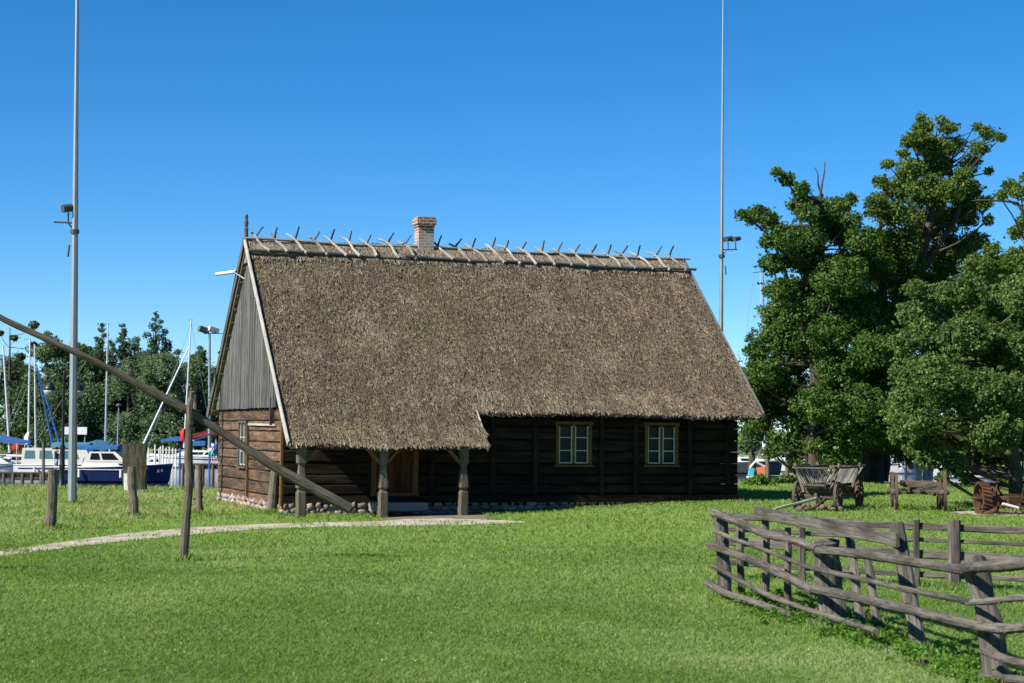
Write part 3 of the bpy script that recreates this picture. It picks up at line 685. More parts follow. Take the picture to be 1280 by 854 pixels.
# thick dark plank panel by the shore
pb = G(168, 614.5); px_ = PPM(pb.y)
t = thing('plank_panel', 'thick dark weathered wooden slab standing upright at the lawn edge', 'panel', pb, 0, None, True)
mb = MB()
mb.loft([AT(169, 616, pb.y), AT(169, 600, pb.y), AT(168.5, 585, pb.y), AT(168, 565, pb.y), AT(168, 554.5, pb.y)],
        [[(-.4, -.12), (.4, -.12), (.42, .12), (-.42, .12)], [(-.36, -.13), (.42, -.13), (.42, .12), (-.38, .12)], [(-.44, -.12), (.4, -.14), (.41, .12), (-.4, .12)], [(-.42, -.13), (.42, -.12), (.41, .12), (-.42, .12)], [(-.43, -.12), (.40, -.12), (.41, .12), (-.42, .12)]], (0, 1, 0))
mb.build('slab', wood('mossy_dark_wood', (.04, .038, .028), (.11, .10, .075), (.02, .018, .012), gs=(4, 9, 9)), t)
mb = MB(); mb.beam(AT(158, 617, pb.y-.2), AT(158, 592, pb.y-.2), .16, .12, (0, 1, 0), 2); mb.build('white_footing', M['white_old'], t)

# ================================================================= FENCES
def fence_near():
    f1, f2, f3 = G(905, 753), G(1036, 788), G(1247, 864)
    t = thing('split_rail_fence', 'near weathered grey split rail fence with round rails and thick stub posts', 'fence', f1, 0, None, True)
    def pt(px, py, off=0.0):
        return ONPL(px, py, f1, f2, off) if px < 1036 else ONPL(px, py, f2, f3, off)
    m = M['wood_fence']
    # main posts (rails lie in front of them)
    def post(pts, r0, r1, off=-.04):
        mb = MB(); P = [pt(x, y, off) for x, y in pts]; P = [P[0]-Vector((0, 0, .3))]+P; mb.log(P, r0, r1, 12, 11, .07, .01); mb.build('post', m, t)
    post([(907, 753), (903, 700), (902, 642)], .10, .09, -.1)
    post([(1043, 790), (1037, 735), (1034, 676)], .19, .15, -.16)
    post([(1251, 868), (1236, 780), (1218, 702)], .125, .11, -.13)
    # rails: list of pixel points, radius start/end, offset towards camera
    def rail(pts, r0, r1, off=.06, n=10):
        mb = MB(); P = [pt(x, y, off) for x, y in pts]; mb.log(P, r0*.7, r1*.68, 34, n, .07, .009, cr=random.random())
        for q in range(int(2+4*random.random())):
            k = random.random(); i = int(k*(len(P)-1)); f = k*(len(P)-1)-i; c = P[i].lerp(P[min(i+1, len(P)-1)], f)+Vector((0, -r0*.62, random.uniform(-.5, .6)*r0)); mb.blob(c, r0*.38, r0*.3, r0*.3, .3)
        mb.build('rail', m, t)
    rail([(891, 641), (922, 651), (956, 667), (1000, 679), (1022, 687)], .085, .075)
    rail([(1018, 688), (1060, 692), (1130, 700), (1215, 714)], .072, .07)
    rail([(1208, 712), (1245, 707), (1330, 700)], .075, .085, .08)
    rail([(893, 665), (935, 679), (976, 697)], .045, .04)
    rail([(972, 693), (1010, 708), (1060, 721), (1130, 737), (1216, 752)], .04, .045)
    rail([(1210, 752), (1255, 750), (1330, 745)], .045, .045)
    rail([(887, 680), (935, 699), (985, 722), (1018, 738)], .07, .085)
    rail([(1012, 736), (1060, 746), (1140, 762), (1228, 784)], .08, .07)
    rail([(1226, 784), (1260, 785), (1330, 783)], .065, .07)
    rail([(890, 708), (925, 727), (960, 744), (1030, 768), (1094, 790)], .05, .05)
    rail([(884, 728), (912, 743), (960, 760), (990, 769)], .075, .06)
    rail([(1010, 777), (1040, 784)], .06, .05, .05)
    rail([(1100, 812), (1130, 822), (1158, 829)], .05, .045, .02)
    rail([(1228, 815), (1260, 824), (1330, 838)], .055, .05, .08)
    rail([(1226, 846), (1262, 850), (1330, 856)], .06, .05, .02)
    # slim stakes behind the rails and the two wide boards
    def stake(pts, r):
        mb = MB(); P = [pt(x, y, -.34) for x, y in pts]; P = [P[0]-Vector((0, 0, .3))]+P; mb.log(P, r, r*.85, 10, 8, .07, .01); mb.build('stake', m, t)
    stake([(926, 740), (927, 661)], .05); stake([(958, 756), (957, 646)], .055); stake([(986, 764), (984, 659)], .05)
    stake([(1078, 780), (1070, 730), (1060, 665)], .06); stake([(1102, 802), (1092, 750), (1084, 700)], .055)
    mb = MB(); P = [pt(1155, 822, -.3), pt(1140, 740, -.3), pt(1121, 655, -.3)]; mb.beam(P[0]-Vector((0, 0, .2)), P[2], .16, .1, (0, 1, 0), 8, .3, .006); mb.build('leaning_post', m, t)
    mb = MB(); P = [pt(944, 640, -.22), pt(1030, 656, -.22), pt(1122, 675, -.22)]; mb.beam(P[0], P[2], .04, .155, (0, 0, 1), 12, .2, .006); mb.build('board', m, t)
    return f1, f2, f3
F1, F2, F3 = fence_near()
def fence_far():
    p0, p1, p2 = G(918, 727.5), G(1193, 738), G(1300, 743)
    p0 = GZ(925, 725, 0); 
    t = thing('rail_fence', 'far side grey board rail fence of the grass enclosure, flat rails on square posts', 'fence', p0, 0, None, True); m = M['wood_fence']
    def pt(px, py, off=0.0): return ONPL(px, py, p0, p1, off)
    for (bx, by, ty, r) in ((925, 728, 650, .06), (1003, 735, 656, .06), (1146, 737, 650, .055), (1193, 739, 650, .105), (1345, 747, 655, .09)):
        b = pt(bx, by, .08); tp = pt(bx-.5, ty, .08)
        mb = MB(); mb.beam(b-Vector((0, 0, .3)), tp, r*1.7, r*1.2, (0, 1, 0), 6, .25, .006); mb.build('post', m, t)
    for (y0, y1, h) in ((645, 661, .1), (661, 678, .06), (676, 697, .13), (703, 722, .075)):
        for (a, b) in ((905, 1140), (1120, 1345)):
            f = lambda x: y0+(y1-y0)*(x-905)/290*1.0 if x < 1195 else y1+(x-1195)*.035
            mb = MB(); mb.beam(pt(a, f(a), -.03 if a < 1000 else .0), pt(b, f(b), -.03 if a < 1000 else .0), .05, h, (0, 0, 1), 12, .25, .008); mb.build('rail', m, t)
fence_far()

# ================================================================= TALL MASTS AND LAMPS
def tall_mast(bx, by, tx, ty, Y, topz, r0, r1, label, camside, camy, base=None):
    b = base if base else G(bx, by); b = Vector((b.x, b.y, float(terr(b.x, b.y)))); u = AT(tx, ty, b.y); d = (u-b); top = b+d*(topz/d.z)
    t = thing('tall_mast', label, 'mast', b, 0, 'tall steel lighting masts', True)
    mb = MB(); mb.tube([b-Vector((0, 0, .3)), b.lerp(top, .3), b.lerp(top, .6), b.lerp(top, 1)], [r0, r0*.62+r1*.38, r0*.22+r1*.78, r1*.7], 8); mb.build('pole', M['steel'], t)
    f = (AT(camside, camy, b.y).z-b.z)/topz; c = b.lerp(top, f); s_ = -1 if camside < tx else 1
    mb = MB(); 
    for q, (dx, sz) in enumerate(((.26, .13), (.56, .115)) if s_ > 0 else ((.2, .15),)):
        mb.beam(c+Vector((s_*dx-sz, -.1, .10)), c+Vector((s_*dx+sz, .1, .17)), .3, sz*1.5, seg=2, bev=.3); mb.tube([c+Vector((s_*dx, 0, .0)), c+Vector((s_*dx, 0, -.3))], .025, 6)
    mb.build('camera_head', M['dgrey'], t)
    mb = MB(); mb.tube([c+Vector((0, 0, -.3)), c+Vector((s_*.62, 0, -.28))], .03, 6); mb.tube([c+Vector((0, 0, -.55)), c+Vector((s_*.2, 0, -.3))], .03, 6);
    mb.build('bracket', M['dgrey'], t); mb = MB(); mb.tube([c+Vector((s_*.15, 0, -.95)), c+Vector((s_*.18, 0, -1.3))], .03, 6); mb.build('junction_tube', M['dgrey'], t)
    mb = MB(); mb.tube([c+Vector((0, 0, -.62)), c+Vector((0, 0, -.5))], .13, 10); mb.build('clamp', M['dgrey'], t)
    return t
tall_mast(90.5, 631, 96.5, 0, 0, 21, .14, .04, 'tall grey steel mast with one camera, standing left of the cottage', 92, 266)
bR = AT(900, 600, 70); bR.z = .3; tall_mast(0, 0, 904, 3, 0, 20.2, .12, .04, 'tall grey mast rising behind the cottage roof with two camera heads', 908, 303, base=Vector((bR.x, bR.y, .3)))
# black twin lantern lamp
lb = G(77, 611); Yl = lb.y; pl = PPM(Yl)
t = thing('street_lamp', 'black cast iron street lamp with two round hanging lanterns at the shore', 'street lamp', lb, 0, None, True)
mb = MB(); zt = AT(82, 475, Yl).z-lb.z
mb.lathe([(.16, -.2), (.16, .12), (.11, .2), (.10, .8), (.13, .84), (.10, .9), (.085, 1.45), (.11, 1.5), (.07, 1.6), (.055, 2.2), (.045, zt), (.07, zt+.05), (.03, zt+.2), (.05, zt+.28), (.0, zt+.36)], lb, 14); mb.build('post', M['black'], t, smooth_=True)
for s_ in (-1, 1):
    mb = MB(); mb.tube([lb+Vector((0, 0, zt-.05)), lb+Vector((s_*.12, 0, zt+.12)), lb+Vector((s_*.3, 0, zt+.2)), lb+Vector((s_*.46, 0, zt+.12)), lb+Vector((s_*.52, 0, zt-.05))], .022, 8); arm = mb.build('arm', M['black'], t)
    mb = MB(); c = lb+Vector((s_*.52, 0, zt-.05)); mb.lathe([(.03, 0), (.06, -.08), (.2, -.2), (.235, -.3), (.225, -.33)], c, 16); lan = mb.build('lantern', M['black'], t, smooth_=True)
    mb = MB(); mb.lathe([(.22, -.335), (.215, -.4), (.17, -.49), (.09, -.55), (.01, -.565)], c, 16); mb.build('globe', M['lampglass'], lan, smooth_=True)
# security light pole near the gable (beyond)
def slim_lamp(bx, by, tx, ty, Y, name, label, cat, fixture):
    b = AT(bx, by, Y); tp = AT(tx, ty, Y); t = thing(name, label, cat, b, 0, None, True)
    mb = MB(); mb.tube([b, tp], [.075, .05], 8); mb.build('pole', M['steel'], t)
    if fixture == 'heads':
        for dx, rr in ((-.28, .16), (.14, .14)):
            mb = MB(); mb.loft([tp+Vector((dx-.16, -.1, .22)), tp+Vector((dx+.2, .1, .1))], [[(-rr, -rr*.7), (rr, -rr*.7), (rr, rr*.7), (-rr, rr*.7)]]*2); mb.build('lamp_head', M['greycloth'] if dx < 0 else M['white_old'], t)
        mb = MB(); mb.tube([tp+Vector((-.25, 0, 0)), tp+Vector((.9, 0, .02))], .03, 6); mb.build('cross_arm', M['steel'], t)
    else:
        mb = MB(); mb.lathe([(.05, -.1), (.24, 0), (.26, .1), (.2, .2), (.02, .26)], tp, 12); mb.build('lamp_head', M['dgrey'], t, smooth_=True)
slim_lamp(262, 560, 262, 417, 75, 'floodlight_pole', 'slim pole with a pair of floodlight heads just left of the gable', 'floodlight', 'heads')
slim_lamp(147, 556, 148.5, 508, 150, 'pier_lamp', 'small pole lamp with a dark round head on the far pier', 'lamp', 'round')

# ================================================================= TREES
def leafcloud(cents, rads, n, size, flat=.75, upb=.3, asp=.6, sub=14, subr=.36, seedcol=True):
    """cents (k,3), rads (k,) -> quads clustered in twigs around each clump"""
    k = len(cents); cents = np.array(cents, float); rads = np.array(rads, float)
    wgt = rads**2.2; cnt = np.maximum(20, (n*wgt/wgt.sum()).astype(int)); Ps, Cs = [], []
    for c, r, m in zip(cents, rads, cnt):
        ns_ = max(4, int(sub*(1+r*.6)))
        ne = int(ns_*.7)+2; nt = ns_+ne; dirs = rng.normal(0, 1, (nt, 3)); dirs /= np.linalg.norm(dirs, axis=1)[:, None]
        fac = np.concatenate([rng.uniform(.35, .95, ns_)**.6, rng.uniform(.95, 1.35, ne)]); srf = np.concatenate([rng.uniform(.5, 1.1, ns_), rng.uniform(.22, .45, ne)])
        sc_ = c+dirs*(r*fac)[:, None]*np.array([1, 1, flat]); sr = r*subr*srf; sc_col = rng.normal(0, .13, nt); ns_ = nt
        w_ = sr**2; id_ = rng.choice(ns_, m, p=w_/w_.sum())
        d = rng.normal(0, 1, (m, 3)); d /= np.linalg.norm(d, axis=1)[:, None]
        rr = sr[id_]*rng.uniform(0, 1.0, m)**.5
        p = sc_[id_]+d*rr[:, None]*np.array([1, 1, .7])
        loose = rng.uniform(0, 1, m) < .38
        p[loose] = c+d[loose]*(r*rng.uniform(.2, 1.08, loose.sum())**.7)[:, None]*np.array([1, 1, flat])
        nrm = d*.7+np.array([0, 0, upb])+rng.normal(0, .55, (m, 3)); nrm /= np.linalg.norm(nrm, axis=1)[:, None]
        a = np.cross(nrm, rng.normal(0, 1, (m, 3))); a /= np.linalg.norm(a, axis=1)[:, None]; b = np.cross(nrm, a)
        sz = size*rng.uniform(.6, 1.3, m)
        a = a*sz[:, None]*.5; b = b*(sz*asp)[:, None]*.5
        Ps.append(np.stack([p-a, p-a*.1+b, p+a, p-a*.1-b], 1)); Cs.append(np.clip(.45+sc_col[id_]+rng.normal(0, .17, m), 0, 1))
    return np.concatenate(Ps), np.concatenate(Cs)
def tree_at(name, label, cat, base, D, clumps, n, size, mat, trunk, group=None, depth=1.0, barkm='bark', dup=2, asp=.6, flat=.8, upb=.3, limbs=True, extra=None, limb_px=None, lr=.35):
    """clumps: (px,py,rpx[,dz]) measured at depth D"""
    t = thing(name, label, cat, base, 0, group, True); C_, R_ = [], []; u = PPM(D)
    for c in clumps:
        px, py, r = c[:3]; rm = r*u
        if len(c) > 3: C_.append(AT(px, py, D+c[3])); R_.append(rm)
        else:
            for q in range(dup):
                dz = random.uniform(-1, 1)*depth; C_.append(AT(px+random.uniform(-.25, .25)*r, py+random.uniform(-.2, .2)*r, D+dz)); R_.append(rm*random.uniform(.75, 1.0))
    P, Cc = leafcloud([tuple(c) for c in C_], R_, n, size, flat, upb, asp)
    quads('crown', P, Cc, mat, t)
    mb = MB()
    for tk in trunk:
        pts = [AT(px, py, D) if not isinstance(px, Vector) else px for px, py in tk[0]]
        pts = [Vector((base.x, base.y, base.z-.3))]+pts if tk[1] else pts
        mb.log(pts, tk[2], tk[3], 14, 9, .06, .05)
    if limbs:
        tb = AT(*trunk[0][0][-1], D)
        pool = resample([AT(x, y, D) for x, y in trunk[0][0]], 12)
        for c, r in zip(C_, R_):
            if random.random() < lr or r < 1:
                cand = [p for p in pool if p.z < c.z-.3] or [pool[0]]; s_ = min(cand, key=lambda p: (p-c).length+random.uniform(0, 1.5))
                mid = s_.lerp(c, .55)+Vector((0, 0, -.08*(c-s_).length)); rr = .02+.012*(c-s_).length
                mb.log([s_, mid, c], rr*.9, rr*.3, 8, 6, .06, .06)
    mb.build('trunk', M[barkm], t); return t
# big maple behind the hay cart
base = G(1017, 603); Dm = base.y+.5
maple = [(1005, 265, 18), (1030, 275, 18), (1055, 290, 20), (995, 255, 12), (1065, 275, 14), (958, 300, 14), (965, 330, 18), (975, 360, 22), (1000, 580, 14), (1040, 575, 14), (965, 565, 12), (990, 560, 20), (1065, 570, 20), (1020, 560, 20), (975, 390, 26), (1010, 300, 24), (985, 290, 22), (960, 275, 18), (940, 270, 14), (927, 268, 8), (950, 262, 10), (985, 225, 13), (972, 214, 8), (1003, 238, 14), (1020, 255, 18), (1045, 262, 18), (1062, 250, 10), (1040, 285, 24), (1000, 325, 26),
         (985, 310, 16), (1020, 340, 30), (1005, 365, 30), (1040, 370, 32), (990, 395, 30), (965, 420, 26), (945, 440, 18), (1030, 410, 36), (1070, 400, 34), (1000, 440, 38), (960, 460, 30), (1050, 450, 40), (1095, 440, 36),
         (940, 480, 24), (980, 490, 36), (1025, 500, 38), (1070, 500, 38), (955, 515, 26), (940, 535, 12), (1000, 530, 26), (1045, 535, 28), (1085, 545, 22), (1110, 500, 30), (1060, 330, 30), (1080, 300, 22), (970, 545, 10), (1105, 540, 24), (1085, 470, 36), (1055, 350, 34)]
tree_at('maple_tree', 'broad dark green maple with a bare forked snag on top, behind the slatted hay cart', 'tree', base, Dm, maple, 210000, .125, M['leaf_maple'],
        [([(1017, 600), (1018, 540), (1020, 460), (1024, 380), (1027, 300), (1026, 255)], True, .36, .16), ([(1026, 300), (1027, 240), (1029, 218), (1030, 200)], False, .09, .02), ([(1027, 245), (1023, 225), (1018, 208)], False, .05, .015), ([(1018, 480), (1000, 400), (980, 330), (950, 278)], False, .14, .03), ([(1022, 360), (1005, 290), (995, 245), (980, 218)], False, .11, .02), ([(1020, 400), (1045, 330), (1056, 275)], False, .12, .02)], depth=2.6, flat=.8, lr=.25)
base = G(1090, 601); base.z -= .0; Dt = base.y+.5
tall = [(1205, 215, 16), (1215, 235, 14), (1150, 175, 16), (1180, 185, 16), (1210, 250, 20), (1130, 565, 22), (1085, 560, 16), (1150, 540, 30), (1155, 160, 14), (1150, 148, 8), (1185, 158, 12), (1175, 150, 8), (1135, 175, 12), (1130, 190, 10), (1160, 185, 18), (1195, 180, 15), (1170, 205, 22), (1235, 165, 12), (1250, 172, 9), (1222, 158, 8), (1225, 185, 12), (1215, 200, 12), (1140, 215, 20), (1110, 205, 9), (1125, 235, 20), (1100, 228, 10), (1100, 250, 16), (1160, 240, 28), (1195, 235, 20), (1235, 215, 8), (1090, 265, 12), (1120, 270, 28), (1160, 280, 34), (1200, 270, 28), (1230, 255, 12), (1090, 300, 24), (1130, 310, 36), (1180, 320, 38), (1220, 300, 18), (1235, 275, 9), (1085, 335, 30), (1130, 350, 40), (1180, 360, 40), (1225, 340, 22), (1075, 375, 28), (1110, 395, 38), (1160, 400, 40), (1210, 395, 40), (1240, 380, 30), (1120, 440, 36), (1170, 450, 40), (1090, 470, 24), (1130, 500, 36), (1110, 540, 30), (1250, 415, 30)]
tree_at('ash_tree', 'tallest yellow green tree with pale upper branches, right of the maple', 'tree', base, Dt, tall, 220000, .12, M['leaf_tall'],
        [([(1090, 598), (1095, 520), (1115, 440), (1145, 350), (1165, 260), (1165, 180)], True, .55, .06), ([(1100, 480), (1105, 380), (1100, 300), (1105, 240)], False, .28, .05), ([(1150, 340), (1195, 270), (1210, 215), (1230, 180)], False, .18, .04), ([(1155, 300), (1185, 240), (1190, 190)], False, .12, .03), ([(1078, 601), (1074, 560), (1085, 500)], False, .3, .2), ([(1102, 602), (1106, 555), (1100, 500)], False, .3, .2)], depth=3.0, lr=.35)
base = G(1300, 612); Db = base.y+4
right = [(1285, 275, 16), (1270, 290, 14), (1262, 355, 26), (1245, 330, 20), (1200, 560, 26), (1230, 580, 22), (1260, 590, 20), (1170, 560, 24), (1220, 450, 40), (1180, 480, 40), (1140, 520, 34), (1225, 330, 20), (1240, 310, 12), (1262, 232, 12), (1275, 240, 14), (1290, 225, 16), (1250, 245, 9), (1255, 335, 18), (1275, 320, 20), (1300, 330, 30), (1240, 355, 20), (1270, 370, 30), (1230, 385, 26), (1300, 400, 40), (1265, 420, 34), (1290, 470, 40), (1320, 280, 30), (1330, 440, 50), (1280, 520, 40), (1320, 540, 40), (1250, 480, 36)]
tree_at('lime_tree', 'dark leafy tree at the right picture edge behind the apple tree', 'tree', base, Db, right, 120000, .13, M['leaf_tall'],
        [([(1300, 606), (1300, 540), (1305, 440), (1300, 330), (1290, 230)], True, .4, .06), ([(1302, 300), (1270, 252), (1215, 252)], False, .1, .02)], depth=2.6, dup=2)
base = G(1272, 634); Da = base.y
apple = [(1145, 360, 16), (1175, 375, 28), (1210, 365, 28), (1245, 385, 30), (1280, 370, 34), (1140, 395, 22), (1130, 430, 20), (1165, 420, 34), (1205, 425, 36), (1250, 430, 38), (1285, 440, 40), (1140, 465, 28), (1128, 500, 20), (1175, 480, 38), (1220, 490, 40), (1265, 495, 40), (1140, 525, 26), (1125, 545, 14), (1165, 545, 30), (1200, 540, 32), (1240, 545, 32), (1280, 545, 34), (1195, 580, 20), (1160, 575, 14), (1225, 575, 18), (1180, 597, 10), (1208, 600, 9), (1300, 500, 36), (1150, 560, 20), (1310, 430, 34), (1260, 570, 16)]
tree_at('apple_tree', 'low spreading apple tree with small grey green leaves hanging over the rusty machine', 'tree', base, Da, apple, 210000, .082, M['leaf_apple'],
        [([(1272, 630), (1271, 590), (1262, 540), (1245, 480), (1225, 420)], True, .24, .07), ([(1268, 560), (1225, 520), (1190, 500), (1150, 480)], False, .12, .03), ([(1262, 545), (1275, 480), (1282, 400)], False, .12, .04), ([(1250, 500), (1200, 470), (1170, 420)], False, .1, .03), ([(1215, 520), (1218, 560), (1219, 590)], False, .04, .03)], depth=2.6, asp=.7, lr=.2)
# slim dark conifer-like tree seen between cottage and maple
def bank_tree(px, ptop, wpx, Y, kind, n, name, label, group=None, size=.3, open_=False, matk=None, pbot=560):
    base = AT(px, 575, Y); base.z = -.4; cl = []
    hpx = pbot-ptop
    if kind == 'round':
        k = 24
        for i in range(k):
            tt = random.random(); y = ptop+hpx*(.06+.94*tt); ww = wpx*.5*(.35+.65*math.sin(min(1, tt*1.6+.12)*PI/2)); cl.append((px+random.uniform(-1, 1)*ww*.75, y, wpx*random.uniform(.2, .34)))
        cl.append((px, ptop+wpx*.1, wpx*.14))
    elif kind == 'spruce':
        for i in range(52):
            tt = (i+.5)/52; y = ptop+hpx*tt; ww = wpx*.5*(.05+.95*min(1, tt*2.3)); s_ = 1 if i % 2 else -1; cl.append((px+s_*ww*random.uniform(.1, .8), y, max(3.2, wpx*.15*(.3+min(1, tt*2)))))
    elif kind == 'point':
        for i in range(26):
            tt = (i+.5)/26; y = ptop+hpx*tt; ww = wpx*.5*(.12+.88*min(1, tt*3)); cl.append((px+random.uniform(-1, 1)*ww*.65, y, max(4, wpx*.24*(.4+min(1, tt*1.6)))))
    elif kind == 'open':
        for i in range(20):
            tt = (i+.5)/20; y = ptop+hpx*tt; cl.append((px+random.uniform(-1, 1)*wpx*.5, y, random.uniform(3, 7)))
    mat = M[matk or 'leaf_far']
    tree_at(name, label, 'tree', base, Y, cl, int(n*1.7), size, mat, [([(px, 560), (px+1, (ptop+560)/2), (px, ptop+6)], True, .3, .04)], group, depth=wpx*PPM(Y)*.35, dup=2 if kind != 'open' else 1, lr=.15 if kind != 'open' else .9)
TG = 'trees on the far bank'
bank_tree(12, 404, 60, 178, 'open', 3600, 'birch_tree', 'thin open branched tree at the far left with sky showing through', TG, .28, matk='leaf_dark')
bank_tree(58, 412, 54, 185, 'round', 9000, 'deciduous_tree', 'round dark tree on the far bank behind the two close masts', TG, .28)
bank_tree(95, 428, 50, 186, 'round', 8000, 'deciduous_tree', 'round dark tree on the far bank directly behind the tall grey mast', TG, .28)
bank_tree(128, 403, 36, 190, 'point', 8000, 'conifer_tree', 'pointed dark tree on the far bank beside the white mast', TG, .27, matk='leaf_dark')
bank_tree(155, 404, 40, 191, 'point', 8500, 'conifer_tree', 'pointed dark tree immediately left of the spruce', TG, .27, matk='leaf_dark')
bank_tree(195, 391, 66, 186, 'spruce', 12000, 'spruce_tree', 'dark conical spruce, highest tree on the far bank left of the gable', TG, .27, matk='leaf_spruce')
bank_tree(112, 462, 56, 180, 'round', 8000, 'willow_tree', 'grey green willow low behind the white mast and billboard', TG, .25, matk='leaf_willow')
bank_tree(160, 448, 62, 178, 'round', 10000, 'willow_tree', 'grey green willow left of and below the spruce', TG, .25, matk='leaf_willow')
bank_tree(202, 442, 60, 176, 'round', 10000, 'willow_tree', 'grey green willow in front of the spruce', TG, .25, matk='leaf_willow')
bank_tree(246, 446, 44, 180, 'round', 8000, 'willow_tree', 'pale loose tree on the far bank directly beside the gable', TG, .25, matk='leaf_willow')
bank_tree(35, 468, 60, 179, 'round', 8000, 'deciduous_tree', 'low bushy dark tree behind the left sailboats', TG, .27, matk='leaf_far')
bank_tree(75, 480, 56, 177, 'round', 7000, 'deciduous_tree', 'low bushy tree behind the black street lamp', TG, .27, matk='leaf_far')
for k, (x, y, w_) in enumerate(((22, 440, 50), (82, 440, 50), (140, 425, 46), (172, 420, 44), (222, 436, 40), (250, 432, 30), (110, 432, 44))): bank_tree(x, y, w_, 196+k, 'round', 8500, 'deciduous_tree', 'dark tree in the continuous far bank belt, behind the nearer row', TG, .25, matk='leaf_far' if k % 2 else 'leaf_dark')
bank_tree(-40, 440, 80, 186, 'round', 5000, 'deciduous_tree', 'tree on the far bank outside the left picture edge', TG, .5)
for k, x in enumerate((285, 330, 380, 430)): bank_tree(x, 455+6*(k % 2), 60, 184+3*k, 'round', 3500, 'deciduous_tree', 'far bank tree hidden behind the cottage roof', TG, .5)
bank_tree(940, 410, 46, 150, 'point', 6000, 'conifer_tree', 'dark pointed tree peeping out between the cottage roof and the maple', TG, .26, matk='leaf_dark')
# low far wood on the other shore
cc, rr_ = [], []
for i in range(330):
    x = -130+(i*1.75 if i < 70 else 122.5+(i-70)*.7); cc.append((x, 190+random.uniform(0, 8), random.uniform(.2, 3.2) if x < -10 else random.uniform(0, 8))); rr_.append(random.uniform(1.6, 2.8) if i < 70 else random.uniform(2.4, 4))
P, Cc = leafcloud(cc, rr_, 90000, .42, .9, .2, .6, 6, .5); tag(quads('far_shrubbery', P, Cc, M['leaf_far']), kind='stuff')
# bush right of the cottage
bb = G(946, 607); c_, r_ = [], []
for (x, y, r) in ((940, 603, 7), (950, 600, 8), (957, 604, 6), (933, 606, 5), (964, 606, 5)): c_.append(tuple(AT(x, y, bb.y+random.uniform(-.3, .3)))); r_.append(r*PPM(bb.y))
P, Cc = leafcloud(c_, r_, 2600, .12, .8); t = thing('shrub', 'small bright green shrub beside the right corner of the cottage', 'shrub', bb, 0, None, True); quads('foliage', P, Cc, M['leaf_weed'], t)
mb = MB(); [mb.log([bb-Vector((0, 0, .1)), Vector(c)], .02, .008, 4, 5) for c in c_]; mb.build('stems', M['bark'], t)
bb = G(985, 605); c_, r_ = [], []
for (x, y, r) in ((972, 601, 6), (985, 600, 9), (998, 601, 7)): c_.append(tuple(AT(x, y, bb.y+random.uniform(-.3, .3)))); r_.append(r*PPM(bb.y))
P, Cc = leafcloud(c_, r_, 2400, .12, .8); t = thing('shrub', 'low dark shrub in shade behind the wooden post left of the hay cart', 'shrub', bb, 0, None, True); quads('foliage', P, Cc, M['leaf_maple'], t)
mb = MB(); [mb.log([bb-Vector((0, 0, .1)), Vector(c)], .02, .008, 4, 5) for c in c_]; mb.build('stems', M['bark'], t)

# wooden posts under the trees
for (x0, y0, y1, r, lab) in ((984, 598, 561, .1, 'weathered wooden post behind the left end of the hay cart'), (1076, 602, 560, .12, 'pale wooden post directly behind the right end of the hay cart'), (1253, 604, 576, .1, 'wooden post behind the rusty machine'), (959.5, 600, 553, .09, 'grey post beside the furled white sail')):
    rough_post((x0, y0), (x0-.5, y1), r, r*.9, 'wooden_post', lab, 'post', 'wooden posts along the quay')

# ================================================================= CARTS
def wheel(parent, c, R, axis_y=True, nspoke=12, wdt=.06, mat='wood_brown', dish=.02, name='wheel'):
    """wheel in the parent's local frame; axle along local X"""
    c = Vector(c); mb = MB(); n = 28
    secs = [[(-wdt/2, -.045), (wdt/2, -.045), (wdt/2, .03), (-wdt/2, .03)]]
    vs_, fs = [], []
    for j in range(n):
        a = 2*PI*j/n
        for (sx, rr) in ((-wdt/2, R-.075), (wdt/2, R-.075), (wdt/2, R-.012), (-wdt/2, R-.012)): vs_.append(c+Vector((sx, rr*math.cos(a), rr*math.sin(a))))
    for j in range(n):
        j2 = (j+1) % n
        for q in range(4): fs.append((j*4+q, j2*4+q, j2*4+(q+1) % 4, j*4+(q+1) % 4))
    mb.add(vs_, fs, None, .6); w_ = mb.build(name, M[mat], parent)
    mb = MB()
    for k in range(nspoke):
        a = 2*PI*k/nspoke+.1; mb.tube([c+Vector((dish, .06*math.cos(a), .06*math.sin(a))), c+Vector((0, (R-.06)*math.cos(a), (R-.06)*math.sin(a)))], [.026, .02], 6)
    mb.build('spokes', M[mat], w_)
    mb = MB(); mb.tube([c+Vector((-.13, 0, 0)), c+Vector((-.05, 0, 0)), c+Vector((.05, 0, 0)), c+Vector((.13, 0, 0))], [.05, .085, .085, .05], 12); mb.build('hub', M[mat], w_)
    vs_, fs = [], []; mb = MB()
    for j in range(n):
        a = 2*PI*j/n
        for (sx, rr) in ((-wdt/2-.004, R-.012), (wdt/2+.004, R-.012), (wdt/2+.004, R), (-wdt/2-.004, R)): vs_.append(c+Vector((sx, rr*math.cos(a), rr*math.sin(a))))
    for j in range(n):
        j2 = (j+1) % n
        for q in range(4): fs.append((j*4+q, j2*4+q, j2*4+(q+1) % 4, j*4+(q+1) % 4))
    mb.add(vs_, fs, None, .5); mb.build('tyre', M['iron_rust'], w_); return w_
